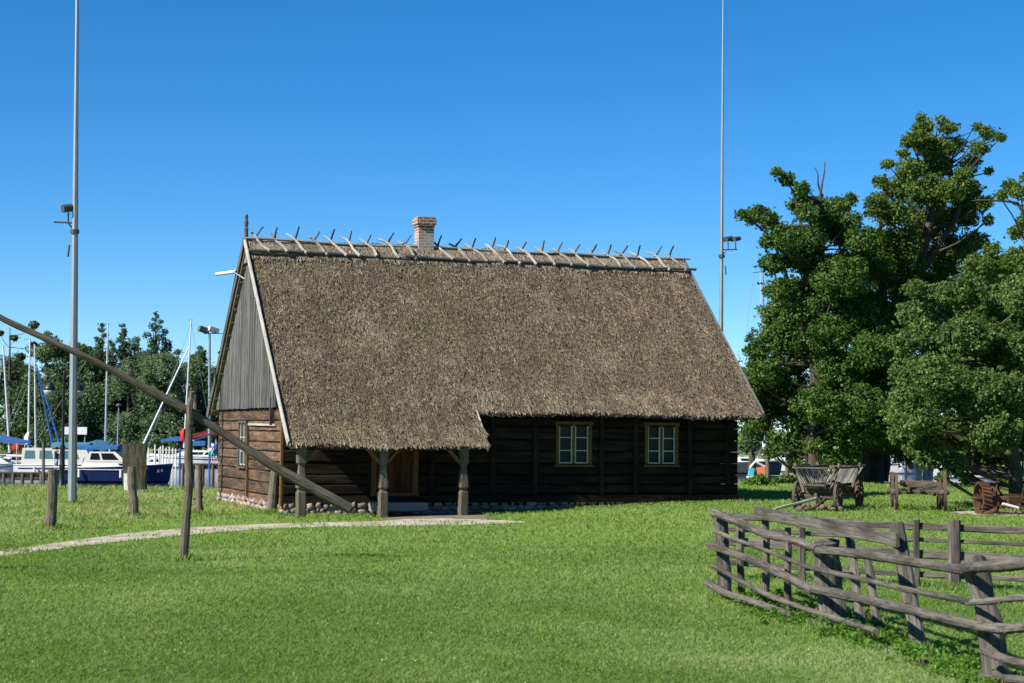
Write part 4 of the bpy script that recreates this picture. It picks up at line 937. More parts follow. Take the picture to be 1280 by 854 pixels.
# hay cart: local x = axle direction (towards picture right), y = away
cb = G(1022, 638); cs = PPM(cb.y)
gw = G(1044, 638.5); 
cart = thing('hay_cart', 'old wooden hay cart with flared slatted sides and spoked wheels', 'cart', (cb.x, cb.y, float(terr(cb.x, cb.y))-.02), math.radians(-25))
R_ = .38
mb_ax = 56*cs/2
for (y, hw) in ((0, .53), (2.2, .53)):
    for s_ in (-1, 1): wheel(cart, (s_*hw, y, R_), R_)
    mb = MB(); mb.beam((-hw, y, R_), (hw, y, R_), .1, .12); mb.build('axle', M['wood_brown'], cart)
    mb = MB(); mb.beam((-.4, y, R_+.13), (.4, y, R_+.13), .12, .14, seg=4); mb.build('bolster', M['wood_brown'], cart)
mb = MB(); mb.beam((0, -.2, R_+.03), (0, 2.5, R_+.03), .09, .1); mb.build('reach_pole', M['wood_brown'], cart)
mb = MB()
for x in (-.24, -.08, .08, .24): mb.beam((x, -.25, R_+.23), (x, 2.55, R_+.23), .14, .03)
mb.build('floor', M['wood_brown'], cart)
zb, zt = R_+.24, R_+.74
for s_ in (-1, 1):
    lad = MB(); lad.log([(s_*.52, -.45, zt), (s_*.52, 1, zt-.03), (s_*.52, 2.9, zt+.02)], .032, .028, 12, 8, .05, .01)
    ld = lad.build('side_ladder', M['wood_brown'], cart)
    m2 = MB(); m2.beam((s_*.27, -.3, zb+.03), (s_*.27, 2.6, zb+.03), .06, .07, seg=6); m2.build('lower_rail', M['wood_brown'], ld)
    m2 = MB()
    for k in range(17):
        y = -.35+3.05*k/16; m2.beam((s_*.28, y*.9+.08, zb+.05), (s_*.51, y+random.uniform(-.03, .03), zt-.01), .022, .05, (0, 1, 0), 2)
    m2.build('slats', M['wood_ridge'], ld)
    for y in (-.06, 2.1):
        m2 = MB(); m2.beam((s_*.34, y, R_+.1), (s_*.58, y, zt+.1), .07, .08, (0, 1, 0), 3); m2.build('stake', M['wood_post'], cart)
for (y0, yt) in ((-.3, -.45), (2.6, 2.88)):
    m2 = MB(); m2.beam((-.5, yt, zt-.02), (.5, yt, zt-.02), .04, .04); m2.beam((-.27, y0, zb+.05), (.27, y0, zb+.05), .05, .06)
    for k in range(7):
        a = -1+2*k/6; m2.beam((a*.25, y0, zb+.06), (a*.47, yt, zt-.03), .02, .035, (0, 1, 0), 2)
    m2.build('end_rack', M['wood_brown'], cart)
def polep(px, py, dY, z=None):
    p = AT(px, py, cb.y+dY); return cart_inv @ p
cart_m = Matrix.Translation(cart.location) @ Matrix.Rotation(math.radians(-25), 4, 'Z'); cart_inv = cart_m.inverted()
mb = MB(); mb.log([polep(1036, 619, .1), polep(1000, 628, -.5), polep(968, 637, -1.1)], .045, .035, 10, 8); mb.build('draw_pole', M['wood_ridge'], cart)
mb = MB(); mb.log([polep(1034, 623, .0), polep(1018, 634, -.5), polep(996, 641, -.9)], .04, .03, 10, 8); mb.build('draw_pole', M['wood_brown'], cart)
# rubble under it
t = thing('stone_heap', 'low heap of reddish stones lying under the hay cart', 'stones', G(1022, 638), 0, None, True); mb = MB(); c0 = G(1024, 638.5)
for k in range(46):
    mb.blob(c0+Vector((random.uniform(-.55, .55), random.uniform(-.35, .2), random.uniform(.02, .1))), random.uniform(.05, .1), random.uniform(.05, .1), random.uniform(.04, .08), .2)
mb.build('rubble', M['redstone'], t, smooth_=True)
# cart chassis: two axles and four wheels
c2 = G(1150, 638.5); ch = thing('cart_chassis', 'bare wooden cart undercarriage with four spoked wheels, no body', 'cart', (c2.x, c2.y, float(terr(c2.x, c2.y))-.02), math.radians(-9)); R2 = .49
for (y, hw) in ((0, .60), (1.25, .60)):
    for s_ in (-1, 1): wheel(ch, (s_*hw-.02*y, y, R2), R2, nspoke=12)
    mb = MB(); mb.beam((-hw-.12, y, R2), (hw+.12, y, R2), .1, .11); mb.build('axle', M['wood_brown'], ch)
    mb = MB(); mb.beam((-.42, y, R2+.2), (.46, y, R2+.18), .11, .15, seg=4, jit=.01); mb.build('bolster', M['wood_brown'], ch)
mb = MB(); mb.beam((-.3, -.25, R2+.05), (0, 1.3, R2+.1), .07, .08); mb.beam((.35, -.25, R2-.05), (.02, 1.3, R2+.1), .07, .08); mb.build('fork_beams', M['wood_brown'], ch)
mb = MB(); mb.beam((-.05, -.5, R2+.06), (.38, -.35, R2+.18), .08, .08); mb.beam((0, -.3, R2+.07), (0, 1.5, R2+.07), .08, .1); mb.build('reach_pole', M['wood_brown'], ch)
# rusty farm machine
c3 = G(1248, 643); mc = thing('rusty_machine', 'rusty iron farm machine with toothed wheel under the apple tree', 'machine', (c3.x, c3.y, float(terr(c3.x, c3.y))-.02), math.radians(4)); u = PPM(c3.y)
def X(px): return (px-1248)*u
def Zz(py): return (642-py)*u
def lug_wheel(x, y, R, wd, lugs, name):
    mb = MB(); n = 26; vs_, fs = [], []
    for j in range(n):
        a = 2*PI*j/n
        for (sx, rr) in ((-wd/2, R-.03), (wd/2, R-.03), (wd/2, R), (-wd/2, R)): vs_.append((x+sx, y+rr*math.cos(a), R+rr*math.sin(a)))
    for j in range(n):
        j2 = (j+1) % n
        for q in range(4): fs.append((j*4+q, j2*4+q, j2*4+(q+1) % 4, j*4+(q+1) % 4))
    mb.add(vs_, fs, None, .5)
    for k in range(lugs):
        a = 2*PI*k/lugs; mb.beam((x-wd/2, y+(R+.015)*math.cos(a), R+(R+.015)*math.sin(a)), (x+wd/2, y+(R+.015)*math.cos(a+.12), R+(R+.015)*math.sin(a+.12)), .03, .04, (0, math.cos(a), math.sin(a)), 1)
    w_ = mb.build(name, M['rust'], mc); mb = MB()
    for k in range(8):
        a = 2*PI*k/8; mb.beam((x, y, R), (x, y+(R-.02)*math.cos(a), R+(R-.02)*math.sin(a)), .05, .015, (1, 0, 0), 1)
    mb.build('spokes', M['rust'], w_); mb = MB(); mb.tube([(x-wd*.7, y, R), (x+wd*.7, y, R)], .06, 10); mb.build('hub', M['rust'], w_)
lug_wheel(X(1228), .0, 20*u, 11*u, 26, 'lugged_wheel'); lug_wheel(X(1251), .5, 17*u, 4*u, 0, 'small_wheel'); lug_wheel(X(1290), -.1, 20*u, 13*u, 20, 'lugged_wheel')
mb = MB(); mb.beam((X(1235), 0, Zz(620)), (X(1285), -.05, Zz(622)), .07, .09); mb.beam((X(1238), -.3, Zz(628)), (X(1290), -.35, Zz(636)), .05, .06); mb.beam((X(1240), .6, Zz(617)), (X(1290), .55, Zz(619)), .06, .08); mb.beam((X(1242), -.35, Zz(627)), (X(1242), .65, Zz(618)), .05, .06); mb.beam((X(1270), -.35, Zz(630)), (X(1270), .65, Zz(619)), .05, .06); mb.build('frame', M['rust'], mc)
mb = MB(); mb.prism([(X(1256), -.25, Zz(619)), (X(1276), -.25, Zz(619)), (X(1272), -.2, Zz(630)), (X(1259), -.2, Zz(630))], (0, .5, 0)); mb.build('gear_housing', M['rust'], mc)
mb = MB(); mb.tube([(X(1247), .1, Zz(622)), (X(1246.5), .0, Zz(601))], .018, 6); mb.tube([(X(1244), .0, Zz(601)), (X(1249), .0, Zz(601))], .03, 6); mb.build('lever', M['rust'], mc)
mb = MB(); mb.tube([(X(1225), -.3, Zz(640)), (X(1236), -.45, Zz(635)), (X(1245), -.35, Zz(641))], .05, 8); mb.build('drag_shoe', M['rust'], mc)
mb = MB(); mb.tube([(X(1246), -.4, Zz(627)), (X(1266), -.42, Zz(632))], .035, 8); mb.build('roller', M['white_old'], mc)
mb = MB(); mb.blob((X(1238), .1, Zz(634)), .16, .16, .05, .05, n=12, m=5); mb.tube([(X(1238), .1, Zz(640)), (X(1238), .1, Zz(634))], .02, 6); mb.build('seat', M['rust'], mc)
mb = MB()
for k in range(9): mb.tube([(X(1240+k*5), -.3, Zz(629)), (X(1239+k*5), -.42, Zz(637)), (X(1241+k*5), -.5, Zz(642))], .012, 5)
mb.build('tines', M['rust'], mc); mb = MB()
mb.tube([(X(1214), 0, 21*u), (X(1292), 0, 20*u)], .035, 8); mb.build('axle', M['rust'], mc)

# ================================================================= HARBOUR
def hull_mb(Lh, B, fz, bowup=.25, wl=0):
    """hull in local coords: x forward, waterline z=0"""
    mb = MB(); n = 18; secs = []
    for i in range(n+1):
        t_ = i/n; x = -Lh/2+Lh*t_
        b = B/2*(1-max(0, (t_-.5)/.5)**2.2)*(.82+.18*min(1, t_*3)); b = max(b, .015); zs = fz+bowup*t_**2; rake = .09*Lh*max(0, t_-.7)/.3
        secs.append([(x-rake*.9, 0, -.35*(1-t_**4)), (x-rake*.6, -b*.6, -.2), (x-rake*.3, -b*.9, .12), (x, -b, zs), (x, b, zs), (x-rake*.3, b*.9, .12), (x-rake*.6, b*.6, -.2)])
    k = 7; vs_ = [p for s_ in secs for p in s_]; fs = [(i*k+j, (i+1)*k+j, (i+1)*k+(j+1) % k, i*k+(j+1) % k) for i in range(n) for j in range(k)]
    fs += [tuple(range(k)), tuple(n*k+j for j in range(k-1, -1, -1))]; mb.add(vs_, fs, None, .5)
    return mb, secs
def boat(name, label, px, py, Lh, B, fz, hullm, rz_=0, group='moored boats', bowup=.25):
    p = GZ(px, py, WZ); t = thing(name, label, 'boat', (p.x, p.y, WZ), rz_, group)
    mb, secs = hull_mb(Lh, B, fz, bowup); mb.build('hull', M[hullm], t, smooth_=False)
    if hullm == 'white':
        ms = MB()
        for sd in (-1, 1): ms.tube([(q_[3][0]-.02, q_[3][1]*sd*.985, q_[3][2]-.2) for q_ in secs[1:-1]], .035, 5)
        ms.build('waist_stripe', M['navy'], t)
    for fx_ in (-.25, .1):
        mf = MB(); mf.tube([(fx_*Lh, -B/2-.1, fz-.1), (fx_*Lh, -B/2-.12, fz-.6)], .09, 8); mf.build('fender', M['white_old'], t)
    mb = MB(); vs_, fs = [], []
    for i, s_ in enumerate(secs):
        x, y, z = s_[3]; vs_ += [(x, y*.96, z+.03), (x, -y*.96, z+.03)]
    fs = [(2*i, 2*i+2, 2*i+3, 2*i+1) for i in range(len(secs)-1)]; mb.add(vs_, fs)
    mb.build('deck', M['cream'], t)
    mb = MB(); 
    for sd in (-1, 1): mb.tube([(s_[3][0], s_[3][1]*sd*1.0, s_[3][2]+.02) for s_ in secs], .035, 6)
    mb.build('gunwale', M['white'], t)
    return t, p
def cabin(t, x0, x1, wd, z0, z1, mat='white', slope=(.3, .5), wins=((.15, .45), (.55, .85)), wz=(.35, .8), name='cabin', wmat='glass'):
    mb = MB(); w2 = wd/2; s0, s1 = slope
    mb.loft([(x0, 0, (z0+z1)/2), (x1, 0, (z0+z1)/2)], [[(0, 0)]*3]*2) if False else None
    P = [(x0, -w2, z0), (x1, -w2, z0), (x1, w2, z0), (x0, w2, z0), (x0+s0, -w2*.86, z1), (x1-s1, -w2*.86, z1), (x1-s1, w2*.86, z1), (x0+s0, w2*.86, z1)]
    mb.add(P, [(0, 3, 2, 1), (0, 1, 5, 4), (1, 2, 6, 5), (2, 3, 7, 6), (3, 0, 4, 7), (4, 5, 6, 7)]); c = mb.build(name, M[mat], t)
    def sidepoint(f, g, sd, out=.012):
        x = (x0+s0*g)+(x1-x0-s0*g-s1*g)*f; y = (w2*(1-.14*g)+out)*sd; return (x, y, z0+(z1-z0)*g)
    for sd in (-1, 1):
        for (a, b) in wins:
            m2 = MB(); q = [sidepoint(a, wz[0], sd), sidepoint(b, wz[0], sd), sidepoint(b-.01, wz[1], sd), sidepoint(a+.01, wz[1], sd)]
            if sd > 0: q = q[::-1]
            m2.prism(q, (0, .01*sd, 0)); m2.build('window', M[wmat], c)
    # windscreen
    if s1 > .2:
        m2 = MB(); e = .012
        f = lambda g, yy: (x1-s1*g+e, yy*w2*(1-.14*g), z0+(z1-z0)*g)
        m2.prism([f(.35, -.85), f(.35, .85), f(.88, .85), f(.88, -.85)], (.01, 0, .004)); m2.build('windscreen', M[wmat], c)
    return c
def mast(t, x, z0, h, r=.07, boom=None, cover=None, lean=0, stays=(), spread=.5):
    mb = MB(); top = (x+lean, 0, z0+h); mb.tube([(x, 0, z0), top], [r, r*.7], 8); m_ = mb.build('mast', M['alu'], t)
    mb = MB(); mb.tube([(x+lean*.5, -spread, z0+h*.55), (x+lean*.5, spread, z0+h*.55)], .02, 5); mb.build('spreader', M['alu'], m_)
    mb = MB(); mb.tube([(top[0]-.25, 0, top[2]), (top[0]+.15, 0, top[2])], .02, 5); mb.build('masthead', M['dgrey'], m_)
    for (sx, sy, sz) in stays:
        m2 = MB(); m2.tube([(top[0], 0, top[2]-.1), (sx, sy, sz)], .014, 4); m2.build('stay', M['steel'], m_)
    if boom:
        bl, bz, rise = boom; m2 = MB(); m2.tube([(x, 0, bz), (x+bl, 0, bz+rise)], .05, 8); bm_ = m2.build('boom', M['alu'], t)
        if cover:
            m3 = MB(); n = 9; pts = [(x+bl*(.02+.95*i/n), 0, bz+rise*i/n+.13) for i in range(n+1)]; secs = []
            for i in range(n+1):
                a = .15+.1*math.sin(i*1.1)+.1*(1-i/n); hh = .14+.16*(1-i/n)+random.uniform(-.02, .02); secs.append([(a*.5*math.cos(2*PI*j/8), hh*math.sin(2*PI*j/8)) for j in range(8)])
            m3.loft(pts, secs, (0, 0, 1)); m3.build('sail_cover', M[cover], t, smooth_=True)
    return m_
def rails(t, secs_x, B, z0, h, mat='alu'):
    mb = MB()
    for sd in (-1, 1):
        mb.tube([(x, sd*B/2*b, z0+h) for x, b in secs_x], .014, 5)
        for x, b in secs_x: mb.tube([(x, sd*B/2*b, z0-.05), (x, sd*B/2*b, z0+h)], .014, 5)
    o = mb.build('railing', M[mat], t); return o
# --- blue hulled cabin cruiser
W1, p1 = boat('cabin_cruiser', 'dark blue hulled cabin cruiser with cream cabin and blue canopy, bow to the right', 142, 603, 7.7, 2.6, .95, 'navy', 0, bowup=.3)
u1 = PPM(p1.y)
cabin(W1, -1.9, 2.4, 2.0, .95, 1.35, 'cream', (.1, .9), ((.62, .76),), (.25, .75)); cabin(W1, -1.6, 1.0, 1.8, 1.352, 2.0, 'cream', (.15, .75), ((.08, .36), (.42, .86)), (.2, .85), 'deckhouse')
mb = MB(); mb.loft([(-2.3, 0, 2.12), (.4, 0, 2.16)], [[(-.85, 0), (.85, 0), (.8, .2), (0, .3), (-.8, .2)]]*2, (0, 0, 1)); mb.build('canopy', M['bluecloth'], W1)
rails(W1, [(3.6, .12), (2.8, .5), (1.8, .8), (.6, .92)], 2.6, 1.18, .4)
mb = MB(); mb.tube([(1.35, -1.33, .95), (1.35, -1.36, .35)], .12, 8); mb.build('fender', M['bluecloth'], W1)
mb = MB(); mb.tube([(x, -1.30*f, .84) for x, f in ((-3.6, .93), (-1, 1.005), (1, 1.0))], .03, 6); mb.build('rub_rail', M['white'], W1)
mb = MB(); mb.beam((3.02, -.83, .78), (3.14, -.76, .78), .02, .16); mb.beam((3.24, -.70, .80), (3.34, -.63, .80), .02, .16); mb.build('hull_number', M['white_old'], W1)
mb = MB(); mb.blob((2.9, -.4, 1.45), .1, .1, .12); mb.blob((2.4, .3, 1.42), .14, .1, .1); mb.build('deck_gear', M['dgrey'], W1)
# --- cruiser with large windows and teal cover behind it
W2, p2 = boat('motor_yacht', 'white motor boat with big green tinted windows and teal cover', 78, 599, 6.2, 2.6, .95, 'white', 0, bowup=.1)
cabin(W2, -2.6, 2.3, 2.1, .98, 2.12, 'cream', (.05, .5), ((.04, .2), (.26, .46), (.5, .84)), (.38, .86), wmat='tglass')
mb = MB(); mb.loft([(-.6, 0, 2.16), (2.0, 0, 2.16)], [[(-1.0, 0), (1.0, 0), (.9, .3), (0, .38), (-.9, .3)]]*2, (0, 0, 1)); mb.build('canvas_cover', M['tealcloth'], W2)
mast(W2, 2.9, 1.0, (AT(116, 405, p2.y).z-WZ-1.0), .07, None, None, 0, ((3.1, -1, 1), (-2, 0, 2.3)))
mb = MB(); mb.loft([(2.8, 0, 1.9), (2.2, 0, 2.3), (1.6, 0, 2.3)], [[(-.1, -.1), (.1, -.1), (.1, .9), (-.1, .9)], [(-.15, -.1), (.15, -.1), (.15, .45), (-.15, .45)], [(-.1, 0), (.1, 0), (.1, .2), (-.1, .2)]]); mb.build('sail_cover', M['tealcloth'], W2)
for a in ((45, 455, 66, 556), (46, 458, 75, 556)):
    mb = MB(); mb.tube([AT(a[0], a[1], p2.y)-Vector((p2.x, p2.y, WZ)), AT(a[2], a[3], p2.y)-Vector((p2.x, p2.y, WZ))], [.04, .09], 7); mb.build('furled_jib', M['bluecloth'], W2)
# --- white yacht at right of the sweep post
W3, p3 = boat('sailing_yacht', 'white sailing yacht with blue and maroon sail covers left of the gable', 237, 585, 8.2, 2.7, 1.0, 'white', math.radians(180), bowup=.25)
cabin(W3, -3.0, 1.8, 1.9, 1.0, 1.62, 'white', (.2, 1.6), ((.1, .36), (.4, .78)), (.35, .72))
T3 = lambda px, py: Vector((-(AT(px, py, p3.y).x-p3.x), 0, AT(px, py, p3.y).z-WZ))
a = T3(230, 560); b = T3(239, 400)
mb = MB(); mb.tube([a, b], [.09, .06], 8); m3_ = mb.build('mast', M['alu'], W3); mb = MB(); mb.tube([b+Vector((-.2, 0, 0)), b+Vector((.3, 0, 0))], .02, 5); mb.build('masthead', M['dgrey'], m3_)
mb = MB(); mb.tube([T3(179, 556), T3(237, 432)], [.09, .06], 8); mb.build('furled_jib', M['whitecloth'], W3)
mb = MB(); mb.tube([T3(239, 402), T3(183, 566)], .015, 4); mb.build('stay', M['steel'], m3_); mb = MB(); mb.tube([T3(239, 402), T3(268, 566)], .015, 4); mb.build('stay', M['steel'], m3_)
mb = MB(); mb.loft([T3(201, 551), T3(215, 549.5), T3(229, 549)], [[(-.15, -.1), (.15, -.1), (.1, .1), (-.1, .1)], [(-.2, -.15), (.2, -.15), (.12, .22), (-.12, .22)], [(-.2, -.15), (.2, -.15), (.14, .25), (-.14, .25)]], (0, 0, 1)); mb.build('sail_cover', M['bluecloth'], W3)
mb = MB(); mb.loft([T3(240, 547), T3(256, 543.5), T3(276, 537.5)], [[(-.15, -.1), (.15, -.1), (.12, .32), (-.12, .32)], [(-.2, -.15), (.2, -.15), (.12, .3), (-.12, .3)], [(-.2, -.12), (.2, -.12), (.14, .2), (-.14, .2)]], (0, 0, 1)); mb.build('sail_cover', M['redcloth'], W3)
mb = MB(); mb.tube([T3(240, 551), T3(276, 541)], .05, 6); mb.build('boom', M['white'], W3)
mb = MB(); mb.loft([T3(229, 551)+Vector((0, .2, 0)), T3(229.5, 541)+Vector((0, .2, 0)), T3(230, 536)+Vector((0, .1, 0))], [[(-.16, -.16), (.16, -.16), (.16, .16), (-.16, .16)], [(-.2, -.2), (.2, -.2), (.2, .2), (-.2, .2)], [(-.08, -.08), (.08, -.08), (.08, .08), (-.08, .08)]]); mb.build('mast_cover', M['redbright'], W3)
mb = MB(); mb.loft([T3(243, 556), T3(258, 556)], [[(-.8, -.1), (.8, -.1), (.7, .35), (-.7, .35)]]*2, (0, 0, 1)); mb.build('spray_hood', M['bluecloth'], W3)
rails(W3, [(3.7, .1), (2.6, .6), (1.2, .9), (-1, .95), (-3.6, .9)], 2.7, 1.15, .45)
# --- left sailboats
W4, p4 = boat('sailboat', 'white sailboat with bright blue boom cover at the left picture edge', -14, 596.5, 6.0, 2.3, .8, 'white', 0, bowup=.3)
cabin(W4, -1.5, 1.8, 1.6, .9, 1.35, 'white', (.2, .8), ((.15, .4), (.5, .8)), (.3, .75))
T4 = lambda px, py, dy=0: Vector((AT(px, py, p4.y).x-p4.x, dy, AT(px, py, p4.y).z-WZ))
mb = MB(); mb.tube([T4(12, 566), T4(4, 432)], [.08, .06], 8); m4_ = mb.build('mast', M['alu'], W4)
mb = MB(); mb.loft([T4(-30, 543), T4(5, 548), T4(22, 551), T4(39, 553)], [[(-.2, -.15), (.2, -.15), (.15, .25), (-.15, .25)], [(-.25, -.22), (.25, -.22), (.12, .2), (-.12, .2)], [(-.22, -.15), (.22, -.15), (.12, .16), (-.12, .16)], [(-.12, -.1), (.12, -.1), (.1, .1), (-.1, .1)]], (0, 0, 1)); mb.build('sail_cover', M['bluecloth'], W4)
mb = MB(); mb.tube([T4(-30, 548), T4(40, 557)], .05, 6); mb.build('boom', M['white'], W4)
for (q0, q1) in (((5, 432), (-10, 560)), ((37, 460), (0, 556)), ((36, 480), (2, 560))):
    m2 = MB(); m2.tube([T4(*q0), T4(*q1)], .015, 4); m2.build('stay', M['steel'], m4_)
rails(W4, [(2.9, .15), (1.8, .7), (.4, .95)], 2.3, 1.05, .4)
W5, p5 = boat('sailboat', 'white sailboat with two bare close masts behind the standing person', 26, 594, 6.0, 2.3, .95, 'white', math.radians(180), bowup=.25)
cabin(W5, -1.8, 1.6, 1.6, .95, 1.5, 'white', (.2, .8), ((.15, .4), (.5, .8)), (.3, .75))
T5 = lambda px, py, dy=0: Vector((-(AT(px, py, p5.y).x-p5.x), dy, AT(px, py, p5.y).z-WZ))
mb = MB(); mb.tube([T5(35, 576), T5(37.5, 424)], [.085, .06], 8); m5 = mb.build('mast', M['alu'], W5); mb = MB(); mb.tube([T5(42, 576, -.6), T5(40.5, 430, -.6)], [.07, .055], 8); mb.build('mast', M['alu'], W5)
mb = MB(); mb.tube([T5(30, 424), T5(38, 424)], .02, 5); mb.build('masthead', M['dgrey'], m5)
mb = MB(); mb.loft([T5(34, 556, .3), T5(35, 546, .3), T5(37, 540, .3)], [[(-.25, -.15), (.25, -.15), (.2, .15), (-.2, .15)], [(-.2, -.15), (.2, -.15), (.2, .15), (-.2, .15)], [(-.06, -.06), (.06, -.06), (.06, .06), (-.06, .06)]]); mb.build('lowered_sail', M['whitecloth'], W5)
mb = MB(); mb.tube([T5(38, 440), T5(60, 560)], .015, 4); mb.build('stay', M['steel'], m5)
rails(W5, [(2.7, .15), (1.8, .7), (.4, .95)], 2.3, 1.1, .4)
rails(W2, [(2.9, .15), (2.4, .5), (1.6, .8)], 2.6, 1.1, .4)
mb = MB(); mb.tube([(-2.9, -1.0, 1.0), (-2.9, -1.0, 2.4)], .03, 6); mb.tube([(-2.9, -1.0, 2.4), (-2.9, 1.0, 2.4)], .03, 6); mb.tube([(-2.9, 1.0, 2.4), (-2.9, 1.0, 1.0)], .03, 6); mb.build('stern_arch', M['alu'], W2)
mb = MB(); mb.tube([(-3.05, .2, 1.0), (-3.15, .2, 2.5)], .02, 5); mb.prism([(-3.16, .2, 2.45), (-3.62, .25, 2.25), (-3.6, .25, 1.95), (-3.13, .2, 2.1)], (0, .01, 0)); mb.build('ensign', M['redbright'], W2)
# open dinghy with dark cover
W6, p6 = boat('dinghy', 'small dark covered dinghy with red trim beside the pier', 45, 597, 1.7, 1.0, .35, 'black', 0, bowup=.1)
mb = MB(); mb.loft([(-.8, 0, .42), (-.2, 0, .55), (.7, 0, .45)], [[(-.4, -.05), (.4, -.05), (.3, .15), (-.3, .15)]]*3, (0, 0, 1)); mb.build('cover', M['greycloth'], W6)
mb = MB(); mb.box((-.7, -.52, .25), (.6, -.49, .4)); mb.build('stripe', M['redbright'], W6)
# piers
def pier(name, label, x0, x1, py, D, wd, z, nposts):
    a = AT(x0, py, D); b = AT(x1, py, D); t = thing(name, label, 'pier', (a.x, D, WZ), 0, None, True); zt_ = z
    mb = MB(); n = int((b.x-a.x)/.16)
    for k in range(n): mb.beam((a.x+.16*k, D-wd/2, zt_), (a.x+.16*k, D+wd/2, zt_), .15, .05, seg=1)
    mb.build('planking', M['wood_grey'], t)
    mb = MB(); mb.beam((a.x, D-wd/2+.05, zt_-.16), (b.x, D-wd/2+.05, zt_-.16), .1, .26); mb.beam((a.x, D+wd/2-.05, zt_-.16), (b.x, D+wd/2-.05, zt_-.16), .1, .26); mb.build('beam', M['wood_logd'], t)
    for k in range(nposts):
        x = a.x+(b.x-a.x)*(k+.5)/nposts; mb = MB(); mb.tube([(x, D-wd/2, WZ-.8), (x, D-wd/2, zt_-.05)], .11, 8); mb.build('pile', M['wood_post'], t)
PD = 118.0; PZ = AT(70, 591.3, PD).z
pier('jetty', 'low dark wooden jetty on which the person in black stands', -30, 74, 591.5, PD, 2.0, PZ, 9)
PD2 = 123.0; PZ2 = AT(262, 580, PD2).z
pier('jetty', 'dark wooden jetty beside the white yacht left of the gable', 226, 300, 580, PD2, 1.8, PZ2, 6)
for i, (x, y0, y1, m_, lab) in enumerate(((54.5, 609, 553, 'wood_post', 'thin wooden mooring stake left of the black street lamp'), (225, 600, 560, 'bluecloth', 'thin blue mooring pole beside the bow of the white yacht'), (262, 604, 566, 'bluecloth', 'blue mooring pole in front of the two people on the jetty'))):
    Yp = 90; b = AT(x, y0, Yp); b.z = WZ-.3; tp = AT(x, y1, Yp); mb = MB(); mb.tube([b, tp], .055 if i else .08, 7, .02); tag(mb.build('mooring_pole', M[m_], None, b), lab, 'pole')
# row of white pier stakes
st0 = None
for k, (x, h) in enumerate(((194, 556), (201, 558), (204, 557), (208, 560), (212, 559), (216, 560), (220, 561), (199, 560), (186, 560), (174, 558), (137, 560))):
    Yp = 150; b = AT(x, 577, Yp); tp = AT(x, h, Yp); mb = MB(); mb.tube([Vector((b.x, Yp, WZ-.3)), tp], .07, 7); o = mb.build('mooring_stake', M['white_old'], None, Vector((b.x, Yp, WZ-.3))); tag(o, 'white mooring stake in the row on the far pier', 'stake', 'white mooring stakes on the far pier')
# white billboard behind the tall mast
b0 = AT(77, 543, 160); b1 = AT(109, 534, 160); bb = AT(93, 566, 160); t = thing('billboard', 'blank white panel on two legs behind the tall grey mast', 'sign', (bb.x, 160, -1.0), 0, None, True)
mb = MB(); mb.box((b0.x, 159.9, b0.z), (b1.x, 160.05, b1.z)); mb.build('panel', M['white'], t)
for x in (b0.x+.3, b1.x-.2): mb = MB(); mb.tube([(x, 160.1, -1.3), (x, 160.1, b1.z)], .07, 6); mb.build('leg', M['steel'], t)

# --- right hand background: quay with boats
W7, p7 = boat('sailboat', 'dark hulled sailboat with grey boom cover and rolled white sail right of the cottage', 930, 592, 7.0, 2.3, 1.0, 'dgrey', 0, bowup=.2)
T7 = lambda px, py, dy=0: Vector((AT(px, py, p7.y).x-p7.x, dy, AT(px, py, p7.y).z-WZ))
cabin(W7, -2.0, 1.5, 1.7, 1.0, 1.5, 'white', (.2, .8), ((.15, .4), (.5, .8)), (.3, .75))
mb = MB(); mb.loft([T7(905, 557), T7(953, 557)], [[(-.3, -.62), (.3, -.62), (.1, .15), (-.1, .15)]]*2, (0, 0, 1)); mb.build('boom_cover', M['greycloth'], W7)
mb = MB(); mb.tube([T7(900, 569.5), T7(957, 569.5)], .07, 6); mb.build('boom', M['white'], W7)
mb = MB(); mb.log([T7(955, 570), T7(955.5, 560), T7(957, 552)], .28, .16, 9, 9, .3, .08); mb.build('rolled_sail', M['whitecloth'], W7)
mb = MB(); mb.tube([T7(956, 585), T7(953.5, 338)], [.09, .06], 8); m7 = mb.build('mast', M['steel'], W7)
mb = MB(); mb.tube([T7(941, 341), T7(956, 339.5)], .035, 5); mb.build('masthead', M['dgrey'], m7)
for q in ((915, 560), (972, 560)): mb = MB(); mb.tube([T7(942 if q[0] < 950 else 954, 341 if q[0] < 950 else 365), T7(*q)], .02, 4); mb.build('stay', M['steel'], m7)
mb = MB(); mb.tube([T7(950.5, 341), T7(951, 560)], .02, 4); mb.build('halyard', M['alu'], m7)
W8, p8 = boat('motor_boat', 'white cabin motor boat with blue side windows behind the hay cart', 990, 590, 7.4, 2.6, .95, 'white', math.radians(180), bowup=.25)
cabin(W8, -3.4, 2.6, 2.2, .98, 1.75, 'white', (.2, 1.7), ((.06, .34), (.4, .7)), (.35, .8)); mb = MB(); mb.loft([(-2.9, 0, 1.8), (1.0, 0, 1.8)], [[(-.9, 0), (.9, 0), (.85, .06), (-.85, .06)]]*2, (0, 0, 1)); mb.build('roof_edge', M['lbluecloth'], W8)
mb = MB(); mb.blob((-1.0, 0, 2.05), .2, .2, .2, .02); mb.build('radar_dome', M['white'], W8, smooth_=True)
rails(W8, [(3.3, .2), (2.2, .7), (.4, .95), (-2, .95)], 2.6, 1.15, .45)
W9, p9 = boat('motor_boat', 'motor boat under a slate blue tarpaulin with white arch behind the maple trunk', 1045, 590, 6.2, 2.5, 1.0, 'navy', 0, bowup=.2)
u9 = PPM(p9.y); T9 = lambda px, py, dy=0: Vector((AT(px, py, p9.y).x-p9.x, dy, AT(px, py, p9.y).z-WZ))
